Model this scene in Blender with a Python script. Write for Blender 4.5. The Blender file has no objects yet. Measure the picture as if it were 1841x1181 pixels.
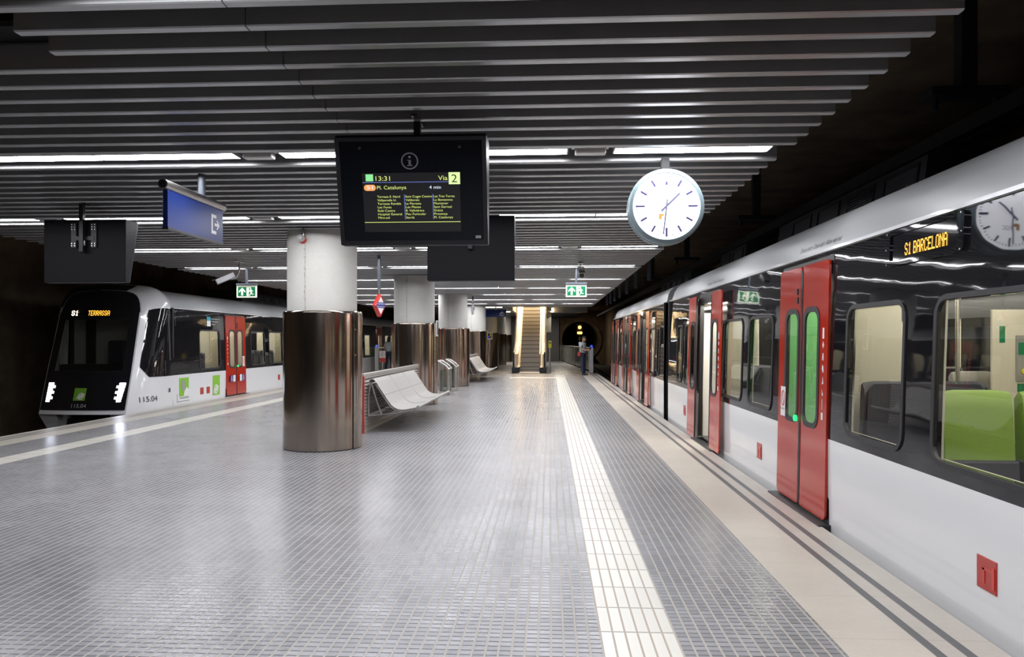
import bpy, bmesh, math, random
from mathutils import Vector, Matrix

scene = bpy.context.scene
C = scene.collection
random.seed(7)
PI = math.pi

# ---------------------------------------------------------------- camera, world, exposure
cam_data = bpy.data.cameras.new('camera')
cam = bpy.data.objects.new('camera', cam_data)
C.objects.link(cam)
scene.camera = cam
cam_data.sensor_width = 36.0
cam_data.lens = 36.0 * 1300 / 1841
cam_data.shift_y = 21.5 / 1841
cam_data.clip_start = 0.05
cam_data.clip_end = 300
cam.location = (0, 0, 1.5)
cam.rotation_euler = (PI / 2, 0, math.atan(67.5 / 1300))

world = bpy.data.worlds.new('world')
scene.world = world
world.use_nodes = True
world.node_tree.nodes['Background'].inputs[0].default_value = (0.5, 0.55, 0.6, 1)
world.node_tree.nodes['Background'].inputs[1].default_value = 0.012

scene.view_settings.view_transform = 'Standard'
scene.view_settings.look = 'None'
scene.view_settings.gamma = 1.0
scene.view_settings.exposure = 0.0
scene.view_settings.use_curve_mapping = False
scene.cycles.use_denoising = True
scene.cycles.max_bounces = 8
scene.cycles.transparent_max_bounces = 16
scene.cycles.sample_clamp_indirect = 6.0
scene.cycles.caustics_reflective = False
scene.cycles.caustics_refractive = False

TUBE = 44.0          # strength of the platform tube lights
INSIDE = 33.0         # strength of the train interior light strips

def area(name, loc, rot, sx, sy, power, color):
    l = bpy.data.lights.new(name, 'AREA')
    l.shape = 'RECTANGLE'; l.size = sx; l.size_y = sy; l.energy = power; l.color = color
    o = bpy.data.objects.new(name, l)
    o.location = loc; o.rotation_euler = rot
    C.objects.link(o)
    return o
# the lit escalator shaft (lamps under its sloping ceiling) and the dim lobby beyond the stairs
area('shaft_light', (-0.93, 38.6, 4.9), (math.radians(-20), 0, 0), 1.0, 3.5, 520, (1.0, 0.80, 0.56))
area('lobby_light', (-3.5, 47, 3.1), (0, 0, 0), 4.0, 5.0, 260, (1.0, 0.9, 0.78))
area('tunnel_fill', (2.2, 78, 4.7), (0, 0, 0), 1.5, 5.0, 160, (1.0, 0.85, 0.66))  # added fill, no lamp there: lifts the tunnel mouth out of black
area('railing_fill', (.6, 46, 3.15), (0, 0, 0), .6, 6.0, 110, (1.0, 0.93, 0.84))  # added fill without a fixture, brightens the wall and railing right of the escalator

# ---------------------------------------------------------------- materials
def new_mat(name):
    m = bpy.data.materials.new(name); m.use_nodes = True
    return m, m.node_tree, m.node_tree.nodes['Principled BSDF']

def mat(name, color, rough=0.5, metal=0.0, spec=0.5, coat=0.0, emit=None, es=0.0, noise=0.0, nscale=6.0, bump=0.0, bscale=40.0, nstretch=(1, 1, 1), bstretch=(1, 1, 1), aniso=0.0):
    m, nt, p = new_mat(name)
    p.inputs['Base Color'].default_value = (*color, 1)
    p.inputs['Roughness'].default_value = rough
    p.inputs['Metallic'].default_value = metal
    p.inputs['Specular IOR Level'].default_value = spec
    p.inputs['Coat Weight'].default_value = coat
    p.inputs['Coat Roughness'].default_value = 0.05
    if aniso:
        p.inputs['Anisotropic'].default_value = aniso
    if emit:
        p.inputs['Emission Color'].default_value = (*emit, 1)
        p.inputs['Emission Strength'].default_value = es
    N = nt.nodes; L = nt.links
    if noise or bump:
        g = N.new('ShaderNodeNewGeometry')
    if noise:
        mp = N.new('ShaderNodeMapping'); mp.inputs['Scale'].default_value = nstretch
        L.new(g.outputs['Position'], mp.inputs['Vector'])
        n = N.new('ShaderNodeTexNoise'); n.inputs['Scale'].default_value = nscale; n.inputs['Detail'].default_value = 5
        L.new(mp.outputs[0], n.inputs['Vector'])
        r = N.new('ShaderNodeMapRange')
        r.inputs[1].default_value = 0.3; r.inputs[2].default_value = 0.7
        r.inputs[3].default_value = 1 - noise; r.inputs[4].default_value = 1 + noise
        L.new(n.outputs['Fac'], r.inputs[0])
        mx = N.new('ShaderNodeMix'); mx.data_type = 'RGBA'; mx.blend_type = 'MULTIPLY'
        mx.inputs['Factor'].default_value = 1
        mx.inputs['A'].default_value = (*color, 1)
        L.new(r.outputs[0], mx.inputs['B'])
        L.new(mx.outputs['Result'], p.inputs['Base Color'])
    if bump:
        mp = N.new('ShaderNodeMapping'); mp.inputs['Scale'].default_value = bstretch
        L.new(g.outputs['Position'], mp.inputs['Vector'])
        n = N.new('ShaderNodeTexNoise'); n.inputs['Scale'].default_value = bscale; n.inputs['Detail'].default_value = 2
        L.new(mp.outputs[0], n.inputs['Vector'])
        b = N.new('ShaderNodeBump'); b.inputs['Strength'].default_value = bump; b.inputs['Distance'].default_value = 0.01
        L.new(n.outputs['Fac'], b.inputs['Height'])
        L.new(b.outputs[0], p.inputs['Normal'])
    return m

def glass_mat(name, tint, ior=1.5, rough=0.0):
    m = bpy.data.materials.new(name); m.use_nodes = True
    nt = m.node_tree; N = nt.nodes; L = nt.links
    N.clear()
    out = N.new('ShaderNodeOutputMaterial')
    t = N.new('ShaderNodeBsdfTransparent'); t.inputs[0].default_value = (*tint, 1)
    g = N.new('ShaderNodeBsdfGlossy'); g.inputs['Roughness'].default_value = rough
    lw = N.new('ShaderNodeLayerWeight'); lw.inputs['Blend'].default_value = .5
    pw = N.new('ShaderNodeMath'); pw.operation = 'POWER'; pw.inputs[1].default_value = 5; L.new(lw.outputs['Facing'], pw.inputs[0])
    f = N.new('ShaderNodeMath'); f.operation = 'MULTIPLY_ADD'; f.inputs[1].default_value = .92; f.inputs[2].default_value = .06; L.new(pw.outputs[0], f.inputs[0])
    mx = N.new('ShaderNodeMixShader')
    L.new(f.outputs[0], mx.inputs[0]); L.new(t.outputs[0], mx.inputs[1]); L.new(g.outputs[0], mx.inputs[2])
    L.new(mx.outputs[0], out.inputs[0])
    return m

class G:
    """tiny node-maths helper"""
    def __init__(s, nt): s.nt = nt
    def m(s, op, a, b=None, c=None):
        n = s.nt.nodes.new('ShaderNodeMath'); n.operation = op
        for i, v in enumerate((a, b, c)):
            if v is None: continue
            if isinstance(v, (int, float)): n.inputs[i].default_value = v
            else: s.nt.links.new(v, n.inputs[i])
        return n.outputs[0]
    def mix(s, f, a, b, blend='MIX'):
        n = s.nt.nodes.new('ShaderNodeMix'); n.data_type = 'RGBA'; n.blend_type = blend
        for k, v in (('Factor', f), ('A', a), ('B', b)):
            if isinstance(v, (int, float)) and k != 'Factor': v = (v, v, v)
            if isinstance(v, tuple): n.inputs[k].default_value = (*v, 1)
            elif isinstance(v, (int, float)): n.inputs[k].default_value = v
            else: s.nt.links.new(v, n.inputs[k])
        return n.outputs['Result']
    def noise(s, vec, scale, detail=3):
        n = s.nt.nodes.new('ShaderNodeTexNoise'); n.inputs['Scale'].default_value = scale; n.inputs['Detail'].default_value = detail
        s.nt.links.new(vec, n.inputs['Vector']); return n.outputs['Fac']
    def white(s, x, y):
        c = s.nt.nodes.new('ShaderNodeCombineXYZ'); s.nt.links.new(x, c.inputs[0]); s.nt.links.new(y, c.inputs[1])
        n = s.nt.nodes.new('ShaderNodeTexWhiteNoise'); n.noise_dimensions = '2D'
        s.nt.links.new(c.outputs[0], n.inputs['Vector']); return n.outputs['Value']

MID = -3.185     # centre line of the platform

def tile_mat(name, color, grout, groove, px, py, gx, gy, var, mod, rough):
    m, nt, p = new_mat(name)
    g = G(nt)
    geo = nt.nodes.new('ShaderNodeNewGeometry'); pos = geo.outputs['Position']
    sep = nt.nodes.new('ShaderNodeSeparateXYZ'); nt.links.new(pos, sep.inputs[0])
    u = g.m('SUBTRACT', g.m('ABSOLUTE', g.m('SUBTRACT', sep.outputs[0], MID)), 3.445)
    cx = g.m('DIVIDE', u, px); cy = g.m('DIVIDE', sep.outputs[1], py)
    fx = g.m('FRACT', g.m('ADD', cx, gx / 2)); fy = g.m('FRACT', cy)
    lx = g.m('LESS_THAN', fx, gx)
    ly = g.m('LESS_THAN', fy, gy)
    rnd = g.white(g.m('FLOOR', g.m('ADD', cx, gx / 2)), g.m('FLOOR', cy))
    rnd2 = g.white(g.m('FLOOR', g.m('DIVIDE', u, px * 6)), g.m('FLOOR', g.m('DIVIDE', sep.outputs[1], mod)))
    big = g.noise(pos, 0.55, 4)
    f = g.m('ADD', g.m('ADD', g.m('MULTIPLY', g.m('SUBTRACT', rnd, .5), var), g.m('MULTIPLY', g.m('SUBTRACT', rnd2, .5), var * .9)),
            g.m('ADD', 1.0, g.m('MULTIPLY', g.m('SUBTRACT', big, .5), .25)))
    base = g.mix(1.0, color, f, 'MULTIPLY')
    c = g.mix(ly, base, groove)
    c = g.mix(lx, c, grout)
    nt.links.new(c, p.inputs['Base Color'])
    line = g.m('MAXIMUM', lx, ly)
    nt.links.new(g.m('ADD', rough, g.m('MULTIPLY', line, .35)), p.inputs['Roughness'])
    p.inputs['Specular IOR Level'].default_value = 0.55
    b = nt.nodes.new('ShaderNodeBump'); b.inputs['Strength'].default_value = 0.05; b.inputs['Distance'].default_value = 0.002
    h = g.m('SUBTRACT', g.m('ADD', 1.0, g.m('MULTIPLY', rnd, .25)), line)
    nt.links.new(h, b.inputs['Height']); nt.links.new(b.outputs[0], p.inputs['Normal'])
    return m

def edge_mat(name):
    m, nt, p = new_mat(name)
    g = G(nt)
    geo = nt.nodes.new('ShaderNodeNewGeometry'); pos = geo.outputs['Position']
    sep = nt.nodes.new('ShaderNodeSeparateXYZ'); nt.links.new(pos, sep.inputs[0])
    u = g.m('ABSOLUTE', g.m('SUBTRACT', sep.outputs[0], MID))
    l1 = g.m('LESS_THAN', g.m('ABSOLUTE', g.m('SUBTRACT', u, 5.045)), .026)
    l2 = g.m('LESS_THAN', g.m('ABSOLUTE', g.m('SUBTRACT', u, 5.19)), .026)
    j = g.m('LESS_THAN', g.m('FRACT', g.m('DIVIDE', sep.outputs[1], 0.62)), .006)
    n1 = g.noise(pos, 2.2, 6); n2 = g.noise(pos, 30, 3)
    f = g.m('ADD', .78, g.m('ADD', g.m('MULTIPLY', n1, .3), g.m('MULTIPLY', n2, .14)))
    c = g.mix(1.0, (.51, .47, .415), f, 'MULTIPLY')
    c = g.mix(g.m('MULTIPLY', j, .6), c, (.25, .23, .2))
    c = g.mix(g.m('MAXIMUM', l1, l2), c, (.105, .105, .108))
    nt.links.new(c, p.inputs['Base Color'])
    p.inputs['Roughness'].default_value = .42
    return m

def column_mat(name):
    m, nt, p = new_mat(name)
    g = G(nt)
    tc = nt.nodes.new('ShaderNodeTexCoord'); pos = tc.outputs['Object']
    sep = nt.nodes.new('ShaderNodeSeparateXYZ'); nt.links.new(pos, sep.inputs[0])
    n1 = g.noise(pos, 1.7, 6); n2 = g.noise(pos, 25, 3)
    f = g.m('ADD', .74, g.m('ADD', g.m('MULTIPLY', n1, .38), g.m('MULTIPLY', n2, .1)))
    c = g.mix(1.0, (.50, .495, .465), f, 'MULTIPLY')
    # casting seam with rusty run-off (only on the side facing -Y)
    front = g.m('LESS_THAN', sep.outputs[1], 0)
    dx = g.m('ABSOLUTE', g.m('ADD', g.m('SUBTRACT', sep.outputs[0], -.09), g.m('MULTIPLY', g.m('SUBTRACT', n2, .5), .02)))
    seam = g.m('MULTIPLY', g.m('LESS_THAN', dx, .004), front)
    rust = g.m('MULTIPLY', g.m('MULTIPLY', g.m('LESS_THAN', dx, .02), front), g.m('GREATER_THAN', n2, .56))
    c = g.mix(g.m('MULTIPLY', rust, .6), c, (.32, .22, .12))
    c = g.mix(g.m('MULTIPLY', seam, .7), c, (.16, .13, .1))
    nt.links.new(c, p.inputs['Base Color'])
    p.inputs['Roughness'].default_value = .6
    return m

M = {}
M['tile'] = tile_mat('grey_blue_mosaic_tile', (.275, .28, .30), (.37, .345, .315), (.06, .06, .066), .0633, .052, .17, .18, .26, .34, .235)
M['tactile'] = tile_mat('white_ribbed_tile', (.66, .65, .60), (.40, .35, .30), (.30, .28, .25), .0633, .34, .17, .035, .07, .34, .3)
M['edge'] = edge_mat('beige_edge_stone')
M['column'] = column_mat('fair_faced_concrete')
M['dark_concrete'] = mat('dark_tunnel_concrete', (.17, .125, .08), .9, noise=.35, nscale=1.5, bump=.4, bscale=8)
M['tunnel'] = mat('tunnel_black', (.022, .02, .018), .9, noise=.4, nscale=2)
M['track'] = mat('track_ballast', (.03, .028, .026), .95, noise=.4, nscale=12)
M['slat'] = mat('painted_aluminium_slat', (.42, .42, .425), .33, metal=.72, noise=.05, nscale=3)
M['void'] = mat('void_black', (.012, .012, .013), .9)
M['lobby_wall'] = mat('grey_metal_wall_panels', (.20, .20, .20), .4, metal=.3, noise=.1, nscale=1)
M['tube'] = mat('tube_light_glow', (.9, .9, .9), .4, emit=(.965, .965, 1.0), es=TUBE)
M['housing'] = mat('light_housing', (.5, .5, .52), .35, metal=.6)
M['clear'] = mat('milky_plastic', (.62, .60, .58), .25, coat=.5)
M['steel'] = mat('brown_tinted_steel', (.36, .31, .27), .15, metal=1.0, noise=.03, nscale=2)
M['brushed'] = mat('brushed_steel', (.55, .53, .51), .3, metal=1.0, noise=.06, nscale=8)
M['bench'] = mat('perforated_bench_metal', (.385, .375, .355), .5, metal=.1, bump=.25, bscale=220)
M['ribbed'] = mat('light_corrugated_metal', (.50, .48, .45), .38, metal=.35, noise=.05, nscale=8)
M['bench_frame'] = mat('bench_frame_metal', (.38, .37, .36), .4, metal=.7)
M['white'] = mat('train_white_paint', (.74, .75, .77), .22, coat=.6, bump=.02, bscale=1.1, bstretch=(1, 1, 2.5))
M['roof'] = mat('train_silver_roof', (.43, .44, .45), .38, metal=.1)
M['band'] = mat('train_black_gloss', (.010, .010, .012), .03, spec=.55, coat=0.0, bump=.16, bscale=1.3, bstretch=(1, 1.0, 3.2))
M['red'] = mat('train_red_paint', (.42, .022, .008), .12, spec=.4, coat=.08, bump=.09, bscale=1.6, bstretch=(1, 1.0, 3.0))
M['rubber'] = mat('black_rubber', (.022, .022, .026), .42, spec=.4)
M['black'] = mat('black_plastic', (.014, .014, .017), .35)
M['dark_metal'] = mat('dark_grey_metal', (.045, .045, .05), .4, metal=.4)
M['casing'] = mat('charcoal_casing', (.007, .007, .010), .5, spec=.2)
M['casing_edge'] = mat('grey_casing_edge', (.013, .013, .017), .4, spec=.4)
M['glass'] = glass_mat('train_window_glass', (.68, .70, .66), 1.5)
M['clearglass'] = glass_mat('clear_glass', (.82, .86, .84), 1.45)
M['cream'] = mat('train_cream_lining', (.64, .60, .50), .5)
M['lamp_in'] = mat('train_interior_lamp', (.9, .9, .85), .5, emit=(1.0, .95, .84), es=INSIDE)
M['screen_white'] = mat('train_white_screen', (.88, .86, .82), .5)
M['lobby_lamp'] = mat('lobby_lamp_glow', (.9, .88, .84), .5, emit=(1.0, .96, .9), es=6)
M['green_screen'] = mat('green_glass_screen', (.25, .78, .30), .4)
M['seat_green'] = mat('lime_seat', (.21, .34, .055), .55)
M['seat_dark'] = mat('dark_blue_seat', (.035, .036, .055), .5)
M['seat_grey'] = mat('grey_seat_shell', (.26, .25, .24), .5)
M['floor_in'] = mat('train_inner_floor', (.12, .12, .13), .5)
M['amber'] = mat('amber_led', (.1, .05, 0), .5, emit=(1.0, .42, .04), es=3.2)
M['warm_led'] = mat('warm_white_led', (.1, .1, .1), .5, emit=(1.0, .80, .62), es=6)
M['headlight'] = mat('cold_led_headlight', (.9, .9, .9), .5, emit=(.80, .84, 1.0), es=14)
M['lime'] = mat('logo_lime', (.23, .50, .03), .5)
M['lime_front'] = mat('logo_lime_front', (.15, .36, .03), .4)  # darker lime for the logo on the train front
M['pure_white'] = mat('white_vinyl', (.78, .78, .78), .5)
M['grey_vinyl'] = mat('grey_vinyl', (.33, .33, .33), .5)
M['ink'] = mat('dark_ink', (.045, .045, .05), .5)
M['blue'] = mat('blue_sign_face', (.008, .025, .15), .38, spec=.4)
M['royal'] = mat('blue_mark', (.02, .06, .5), .4, emit=(.02, .08, .9), es=.5)
M['exit_green'] = mat('exit_sign_green', (.0, .17, .065), .4, emit=(.0, .2, .08), es=.06)
M['exit_white'] = mat('exit_sign_white', (.8, .85, .68), .4, emit=(.82, .92, .66), es=.42)
M['sign_red'] = mat('sign_red', (.55, .04, .03), .35, coat=.4)
M['sign_blue'] = mat('sign_navy', (.03, .04, .25), .5)
M['yellow'] = mat('yellow_box', (.65, .60, .02), .4)
M['clock_rim'] = mat('blue_grey_clock_rim', (.22, .29, .32), .3, metal=.2)
M['clock_face'] = mat('lit_clock_face', (.9, .9, .95), .4, emit=(.93, .94, 1.0), es=3.0)
M['clock_mark'] = mat('clock_marks', (.05, .045, .14), .4, emit=(.07, .06, .17), es=.6)
M['clock_hand'] = mat('clock_hands', (.12, .12, .2), .4, emit=(.15, .15, .26), es=.8)
M['logo_orange'] = mat('logo_orange', (.3, .15, .03), .4, emit=(1.0, .50, .10), es=.75)
M['logo_grey'] = mat('logo_grey', (.15, .15, .2), .4, emit=(.42, .42, .52), es=.5)
M['lcd_yellow'] = mat('lcd_yellow_text', (.1, .1, .0), .4, emit=(.68, .80, .22), es=1.0)
M['lcd_white'] = mat('lcd_white_text', (.1, .1, .1), .4, emit=(.72, .82, 1.0), es=1.1)
M['lcd_blue'] = mat('lcd_blue_line', (.0, .0, .1), .4, emit=(.14, .20, .52), es=.8)
M['lcd_green'] = mat('lcd_green_patch', (.1, .2, .1), .4, emit=(.26, .80, .30), es=1.0)
M['lcd_pale'] = mat('lcd_pale_box', (.3, .3, .1), .4, emit=(.68, .95, .38), es=1.05)
M['lcd_orange'] = mat('lcd_orange_pill', (.3, .1, .0), .4, emit=(1.0, .38, .13), es=1.0)
M['lcd_back'] = mat('lcd_backlight', (.01, .01, .01), .15, emit=(.009, .009, .0105), es=1.0)
M['screen_glass'] = mat('display_front_glass', (.006, .007, .010), .05, spec=.35)
M['icon_grey'] = mat('printed_icon_grey', (.17, .17, .18), .5)
M['step'] = mat('escalator_step', (.36, .33, .29), .4, metal=.4)
M['step_edge'] = mat('escalator_step_edge', (.10, .09, .08), .4, metal=.5)
M['balustrade'] = mat('lit_balustrade', (.78, .66, .48), .35)
M['strip_light'] = mat('warm_strip_glow', (.9, .8, .6), .4, emit=(1.0, .76, .50), es=3)
M['hanger'] = mat('blue_grey_hanger_tube', (.10, .115, .14), .35, metal=.4)
M['rail_glass'] = mat('smoked_railing_glass', (.34, .35, .32), .18)
M['rail_glass'].node_tree.nodes['Principled BSDF'].inputs['Alpha'].default_value = .42
M['handrail'] = mat('black_handrail', (.02, .02, .02), .3)
M['skin'] = mat('skin', (.42, .24, .17), .55)
M['tshirt'] = mat('grey_tshirt', (.42, .46, .48), .85)
M['jeans'] = mat('dark_jeans', (.022, .03, .06), .85)
M['hair'] = mat('dark_hair', (.022, .017, .015), .6)
M['shoe'] = mat('dark_shoes', (.018, .018, .02), .6)
M['redbag'] = mat('red_bag', (.35, .03, .03), .6)
M['signal'] = mat('amber_signal_glow', (.5, .3, .05), .4, emit=(1.0, .42, .05), es=9)
M['globe'] = mat('warm_lamp_glow', (.9, .8, .6), .4, emit=(1.0, .72, .38), es=20)
M['teal'] = mat('teal_vinyl', (.02, .35, .42), .4)
M['lockred'] = mat('red_hatch', (.42, .03, .025), .35, coat=.3)
M['green_led'] = mat('green_button_glow', (.0, .5, .1), .4, emit=(.02, .9, .2), es=1.6)
M['cab_grey'] = mat('cab_wall_grey', (.30, .29, .30), .6)
# ---------------------------------------------------------------- geometry helpers
def root_of(o):
    while o.parent: o = o.parent
    return o

class MB:
    def __init__(s, f=None): s.V = []; s.F = []; s.f = f
    def add(s, vs, fs):
        n = len(s.V)
        s.V += [s.f(*v) if s.f else tuple(v) for v in vs]
        s.F += [tuple(i + n for i in f) for f in fs]
        return s
    def box(s, x0, x1, y0, y1, z0, z1):
        vs = [(x, y, z) for z in (z0, z1) for y in (y0, y1) for x in (x0, x1)]
        return s.add(vs, [(0, 2, 3, 1), (4, 5, 7, 6), (0, 1, 5, 4), (2, 6, 7, 3), (0, 4, 6, 2), (1, 3, 7, 5)])
    def grid(s, rows, close_u=False, close_v=False):
        nu = len(rows); nv = len(rows[0])
        vs = [p for r in rows for p in r]; fs = []
        for i in range(nu if close_u else nu - 1):
            for j in range(nv if close_v else nv - 1):
                a = i * nv + j; b = i * nv + (j + 1) % nv
                c = ((i + 1) % nu) * nv + (j + 1) % nv; d = ((i + 1) % nu) * nv + j
                fs.append((a, b, c, d))
        return s.add(vs, fs)
    def cyl(s, p0, p1, r0, r1=None, n=16, cap=True):
        r1 = r0 if r1 is None else r1
        p0 = Vector(p0); p1 = Vector(p1); d = (p1 - p0).normalized()
        a = Vector((0, 0, 1)) if abs(d.z) < .9 else Vector((1, 0, 0))
        u = d.cross(a).normalized(); w = d.cross(u)
        vs = []
        for p, r in ((p0, r0), (p1, r1)):
            for i in range(n):
                t = 2 * PI * i / n
                vs.append(tuple(p + u * (r * math.cos(t)) + w * (r * math.sin(t))))
        fs = [(i, (i + 1) % n, n + (i + 1) % n, n + i) for i in range(n)]
        if cap: fs += [tuple(range(n))[::-1], tuple(range(n, 2 * n))]
        return s.add(vs, fs)
    def tube(s, pts, r, n=10, closed=False):
        P = [Vector(p) for p in pts]; m = len(P)
        rows = []; prev = None
        for i in range(m):
            a = P[i - 1] if (i > 0 or closed) else P[i]
            b = P[(i + 1) % m] if (i < m - 1 or closed) else P[i]
            d = (b - a).normalized()
            if prev is None:
                k = Vector((0, 0, 1)) if abs(d.z) < .9 else Vector((1, 0, 0))
                u = d.cross(k).normalized()
            else:
                u = (prev - d * prev.dot(d)).normalized()
            prev = u; w = d.cross(u)
            rr = r[i] if isinstance(r, (list, tuple)) else r
            rows.append([tuple(P[i] + u * (rr * math.cos(2 * PI * k / n)) + w * (rr * math.sin(2 * PI * k / n))) for k in range(n)])
        s.grid(rows, close_u=closed, close_v=True)
        if not closed:
            s.add(rows[0], [tuple(range(n))]); s.add(rows[-1], [tuple(range(n))])
        return s
    def lathe(s, c, prof, n=48, axis='z'):
        rows = []
        for r, h in prof:
            row = []
            for k in range(n):
                t = 2 * PI * k / n; a = r * math.cos(t); b = r * math.sin(t)
                if axis == 'z': row.append((c[0] + a, c[1] + b, c[2] + h))
                else: row.append((c[0] + a, c[1] + h, c[2] + b))
            rows.append(row)
        return s.grid(rows, close_v=True)
    def prism(s, poly, fn0, fn1):
        n = len(poly)
        vs = [fn0(a, b) for a, b in poly] + [fn1(a, b) for a, b in poly]
        return s.add(vs, [tuple(range(n))[::-1], tuple(range(n, 2 * n))] + [(i, (i + 1) % n, n + (i + 1) % n, n + i) for i in range(n)])
    def flat(s, poly, fn):
        return s.add([fn(a, b) for a, b in poly], [tuple(range(len(poly)))])
    def build(s, name, m, parent=None, smooth=None, bevel=0.0, kind=None, label=None, merge=True):
        o0 = Vector(root_of(parent).location) if parent else Vector((0, 0, 0))
        me = bpy.data.meshes.new(name)
        me.from_pydata([tuple(Vector(v) - o0) for v in s.V], [], s.F)
        bm = bmesh.new(); bm.from_mesh(me)
        if merge: bmesh.ops.remove_doubles(bm, verts=bm.verts, dist=1e-5)
        bmesh.ops.recalc_face_normals(bm, faces=bm.faces)
        bm.to_mesh(me); bm.free()
        me.materials.append(M[m] if isinstance(m, str) else m)
        if smooth:
            me.shade_smooth(); me.set_sharp_from_angle(angle=math.radians(smooth))
        o = bpy.data.objects.new(name, me); C.objects.link(o)
        if parent: o.parent = parent
        if bevel:
            b = o.modifiers.new('bevel', 'BEVEL'); b.width = bevel; b.segments = 2; b.limit_method = 'ANGLE'; b.angle_limit = math.radians(40)
        if kind: o['kind'] = kind
        if label: o['label'] = label
        return o

def tag(o, label, cat, group=None, kind=None):
    o['label'] = label; o['category'] = cat
    if group: o['group'] = group
    if kind: o['kind'] = kind
    return o

def thing(name, label, cat, loc=(0, 0, 0), group=None, kind=None):
    o = bpy.data.objects.new(name, None); C.objects.link(o)
    o.location = loc; o.empty_display_size = .2
    return tag(o, label, cat, group, kind)

def dup(o, loc=None, label=None, parent=None):
    c = o.copy(); C.objects.link(c)
    if parent: c.parent = parent
    if loc is not None: c.location = loc
    if label: c['label'] = label
    for ch in list(o.children): dup(ch, parent=c)
    return c

def rrect(y0, y1, z0, z1, r, n=5):
    pts = []
    for cy, cz, a0 in ((y1 - r, z1 - r, 0), (y0 + r, z1 - r, 90), (y0 + r, z0 + r, 180), (y1 - r, z0 + r, 270)):
        for k in range(n + 1):
            t = math.radians(a0 + 90 * k / n)
            pts.append((cy + r * math.cos(t), cz + r * math.sin(t)))
    return pts

_txt = {}
def text_geo(s):
    if s not in _txt:
        cu = bpy.data.curves.new('t', 'FONT'); cu.body = s; cu.size = 1.0
        ob = bpy.data.objects.new('t', cu); C.objects.link(ob)
        bpy.context.view_layer.update()
        ev = ob.evaluated_get(bpy.context.evaluated_depsgraph_get())
        me = ev.to_mesh()
        vs = [(v.co.x, v.co.y) for v in me.vertices]; fs = [tuple(p.vertices) for p in me.polygons]
        ev.to_mesh_clear()
        bpy.data.objects.remove(ob); bpy.data.curves.remove(cu)
        _txt[s] = (vs, fs)
    return _txt[s]

def put_text(mb, s, fn, u0, v0, h, u1=None, slant=0.0):
    """write s with its baseline at v0, capital height h, from u0 (to u1 if given) on the surface fn(u, v)"""
    vs, fs = text_geo(s)
    k = h / 0.69
    xa = min(v[0] for v in vs); xb = max(v[0] for v in vs)
    kx = k if u1 is None else (u1 - u0) / (xb - xa)
    mb.add([fn(u0 + (x - xa) * kx + slant * y * k, v0 + y * k) for x, y in vs], fs)
    return (xb - xa) * kx

DOT = {'S': ['01110', '10001', '10000', '01110', '00001', '10001', '01110'], '1': ['00100', '01100', '00100', '00100', '00100', '00100', '01110'],
       'B': ['11110', '10001', '10001', '11110', '10001', '10001', '11110'], 'A': ['01110', '10001', '10001', '11111', '10001', '10001', '10001'],
       'R': ['11110', '10001', '10001', '11110', '10100', '10010', '10001'], 'C': ['01110', '10001', '10000', '10000', '10000', '10001', '01110'],
       'E': ['11111', '10000', '10000', '11110', '10000', '10000', '11111'], 'L': ['10000', '10000', '10000', '10000', '10000', '10000', '11111'],
       'O': ['01110', '10001', '10001', '10001', '10001', '10001', '01110'], 'N': ['10001', '11001', '10101', '10011', '10001', '10001', '10001'],
       'T': ['11111', '00100', '00100', '00100', '00100', '00100', '00100'], ' ': ['00000'] * 7}
def dot_text(mb, s, fn, u0, u1, v0, v1, fill=.86):
    n = sum(3 if c == ' ' else 6 for c in s) - 1
    du = (u1 - u0) / n; dv = (v1 - v0) / 7; x = 0
    for c in s:
        for j, row in enumerate(DOT[c]):
            for i, b in enumerate(row):
                if b == '1':
                    a = u0 + (x + i) * du; q = v1 - (j + 1) * dv
                    mb.flat([(a, q), (a + du * fill, q), (a + du * fill, q + dv * fill), (a, q + dv * fill)], fn)
        x += 3 if c == ' ' else 6

def ring(mb, outer, inner, fn, x0, x1):
    """a flat collar between two outlines of equal point count, from depth x0 to x1; fn(x, y, z)"""
    n = len(outer)
    rows = [[fn(x0, *p) for p in outer], [fn(x0, *p) for p in inner], [fn(x1, *p) for p in inner], [fn(x1, *p) for p in outer]]
    mb.grid(rows, close_u=True, close_v=True)

ORD = ['', 'first', 'second', 'third', 'fourth', 'fifth', 'sixth', 'seventh', 'eighth', 'ninth', 'tenth', 'eleventh', 'twelfth']
# ---------------------------------------------------------------- the station: floor, tracks, walls, ceiling
XR, XL = 2.19, -8.56
Y0, Y1 = -7.0, 31.9
def strip(x0, x1, m, y0=Y0, y1=Y1):
    MB().box(x0, x1, y0, y1, -.12, 0).build('floor', m, kind='structure')
strip(-6.63, .26, 'tile'); strip(.64, 1.42, 'tile'); strip(-7.79, -7.01, 'tile')
strip(.26, .64, 'tactile', y1=29.6); strip(-7.01, -6.63, 'tactile', y1=29.6)
strip(.26, .64, 'edge', 29.6, Y1); strip(-7.01, -6.63, 'edge', 29.6, Y1)
strip(1.42, XR, 'edge', y1=33.4); strip(XL, -7.79, 'edge', y1=33.4)
MB().box(-1.6, .26, 28.75, 29.5, 0, .004).build('trim_1', 'tactile', kind='structure', label='white tactile strip across the platform before the escalator')
MB().box(-6.5, 1.42, 31.55, 31.62, 0, .004).build('trim_2', 'tactile', kind='structure')
far = [(-7.79, Y1), (1.42, Y1), (1.42, 33.4), (2.0, 33.4), (1.95, 34.5), (.75, 55), (-7.2, 55), (-7.79, 40)]
MB().prism(far, lambda a, b: (a, b, -.12), lambda a, b: (a, b, 0)).build('floor', 'tile', kind='structure')
for x0, x1, n in ((1.6, 1.95, 'right'), (-8.32, -7.97, 'left')):
    MB().box(x0, x1, Y0, 33, -1.2, -.12).build('platform_wall', 'dark_concrete', kind='structure')
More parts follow.
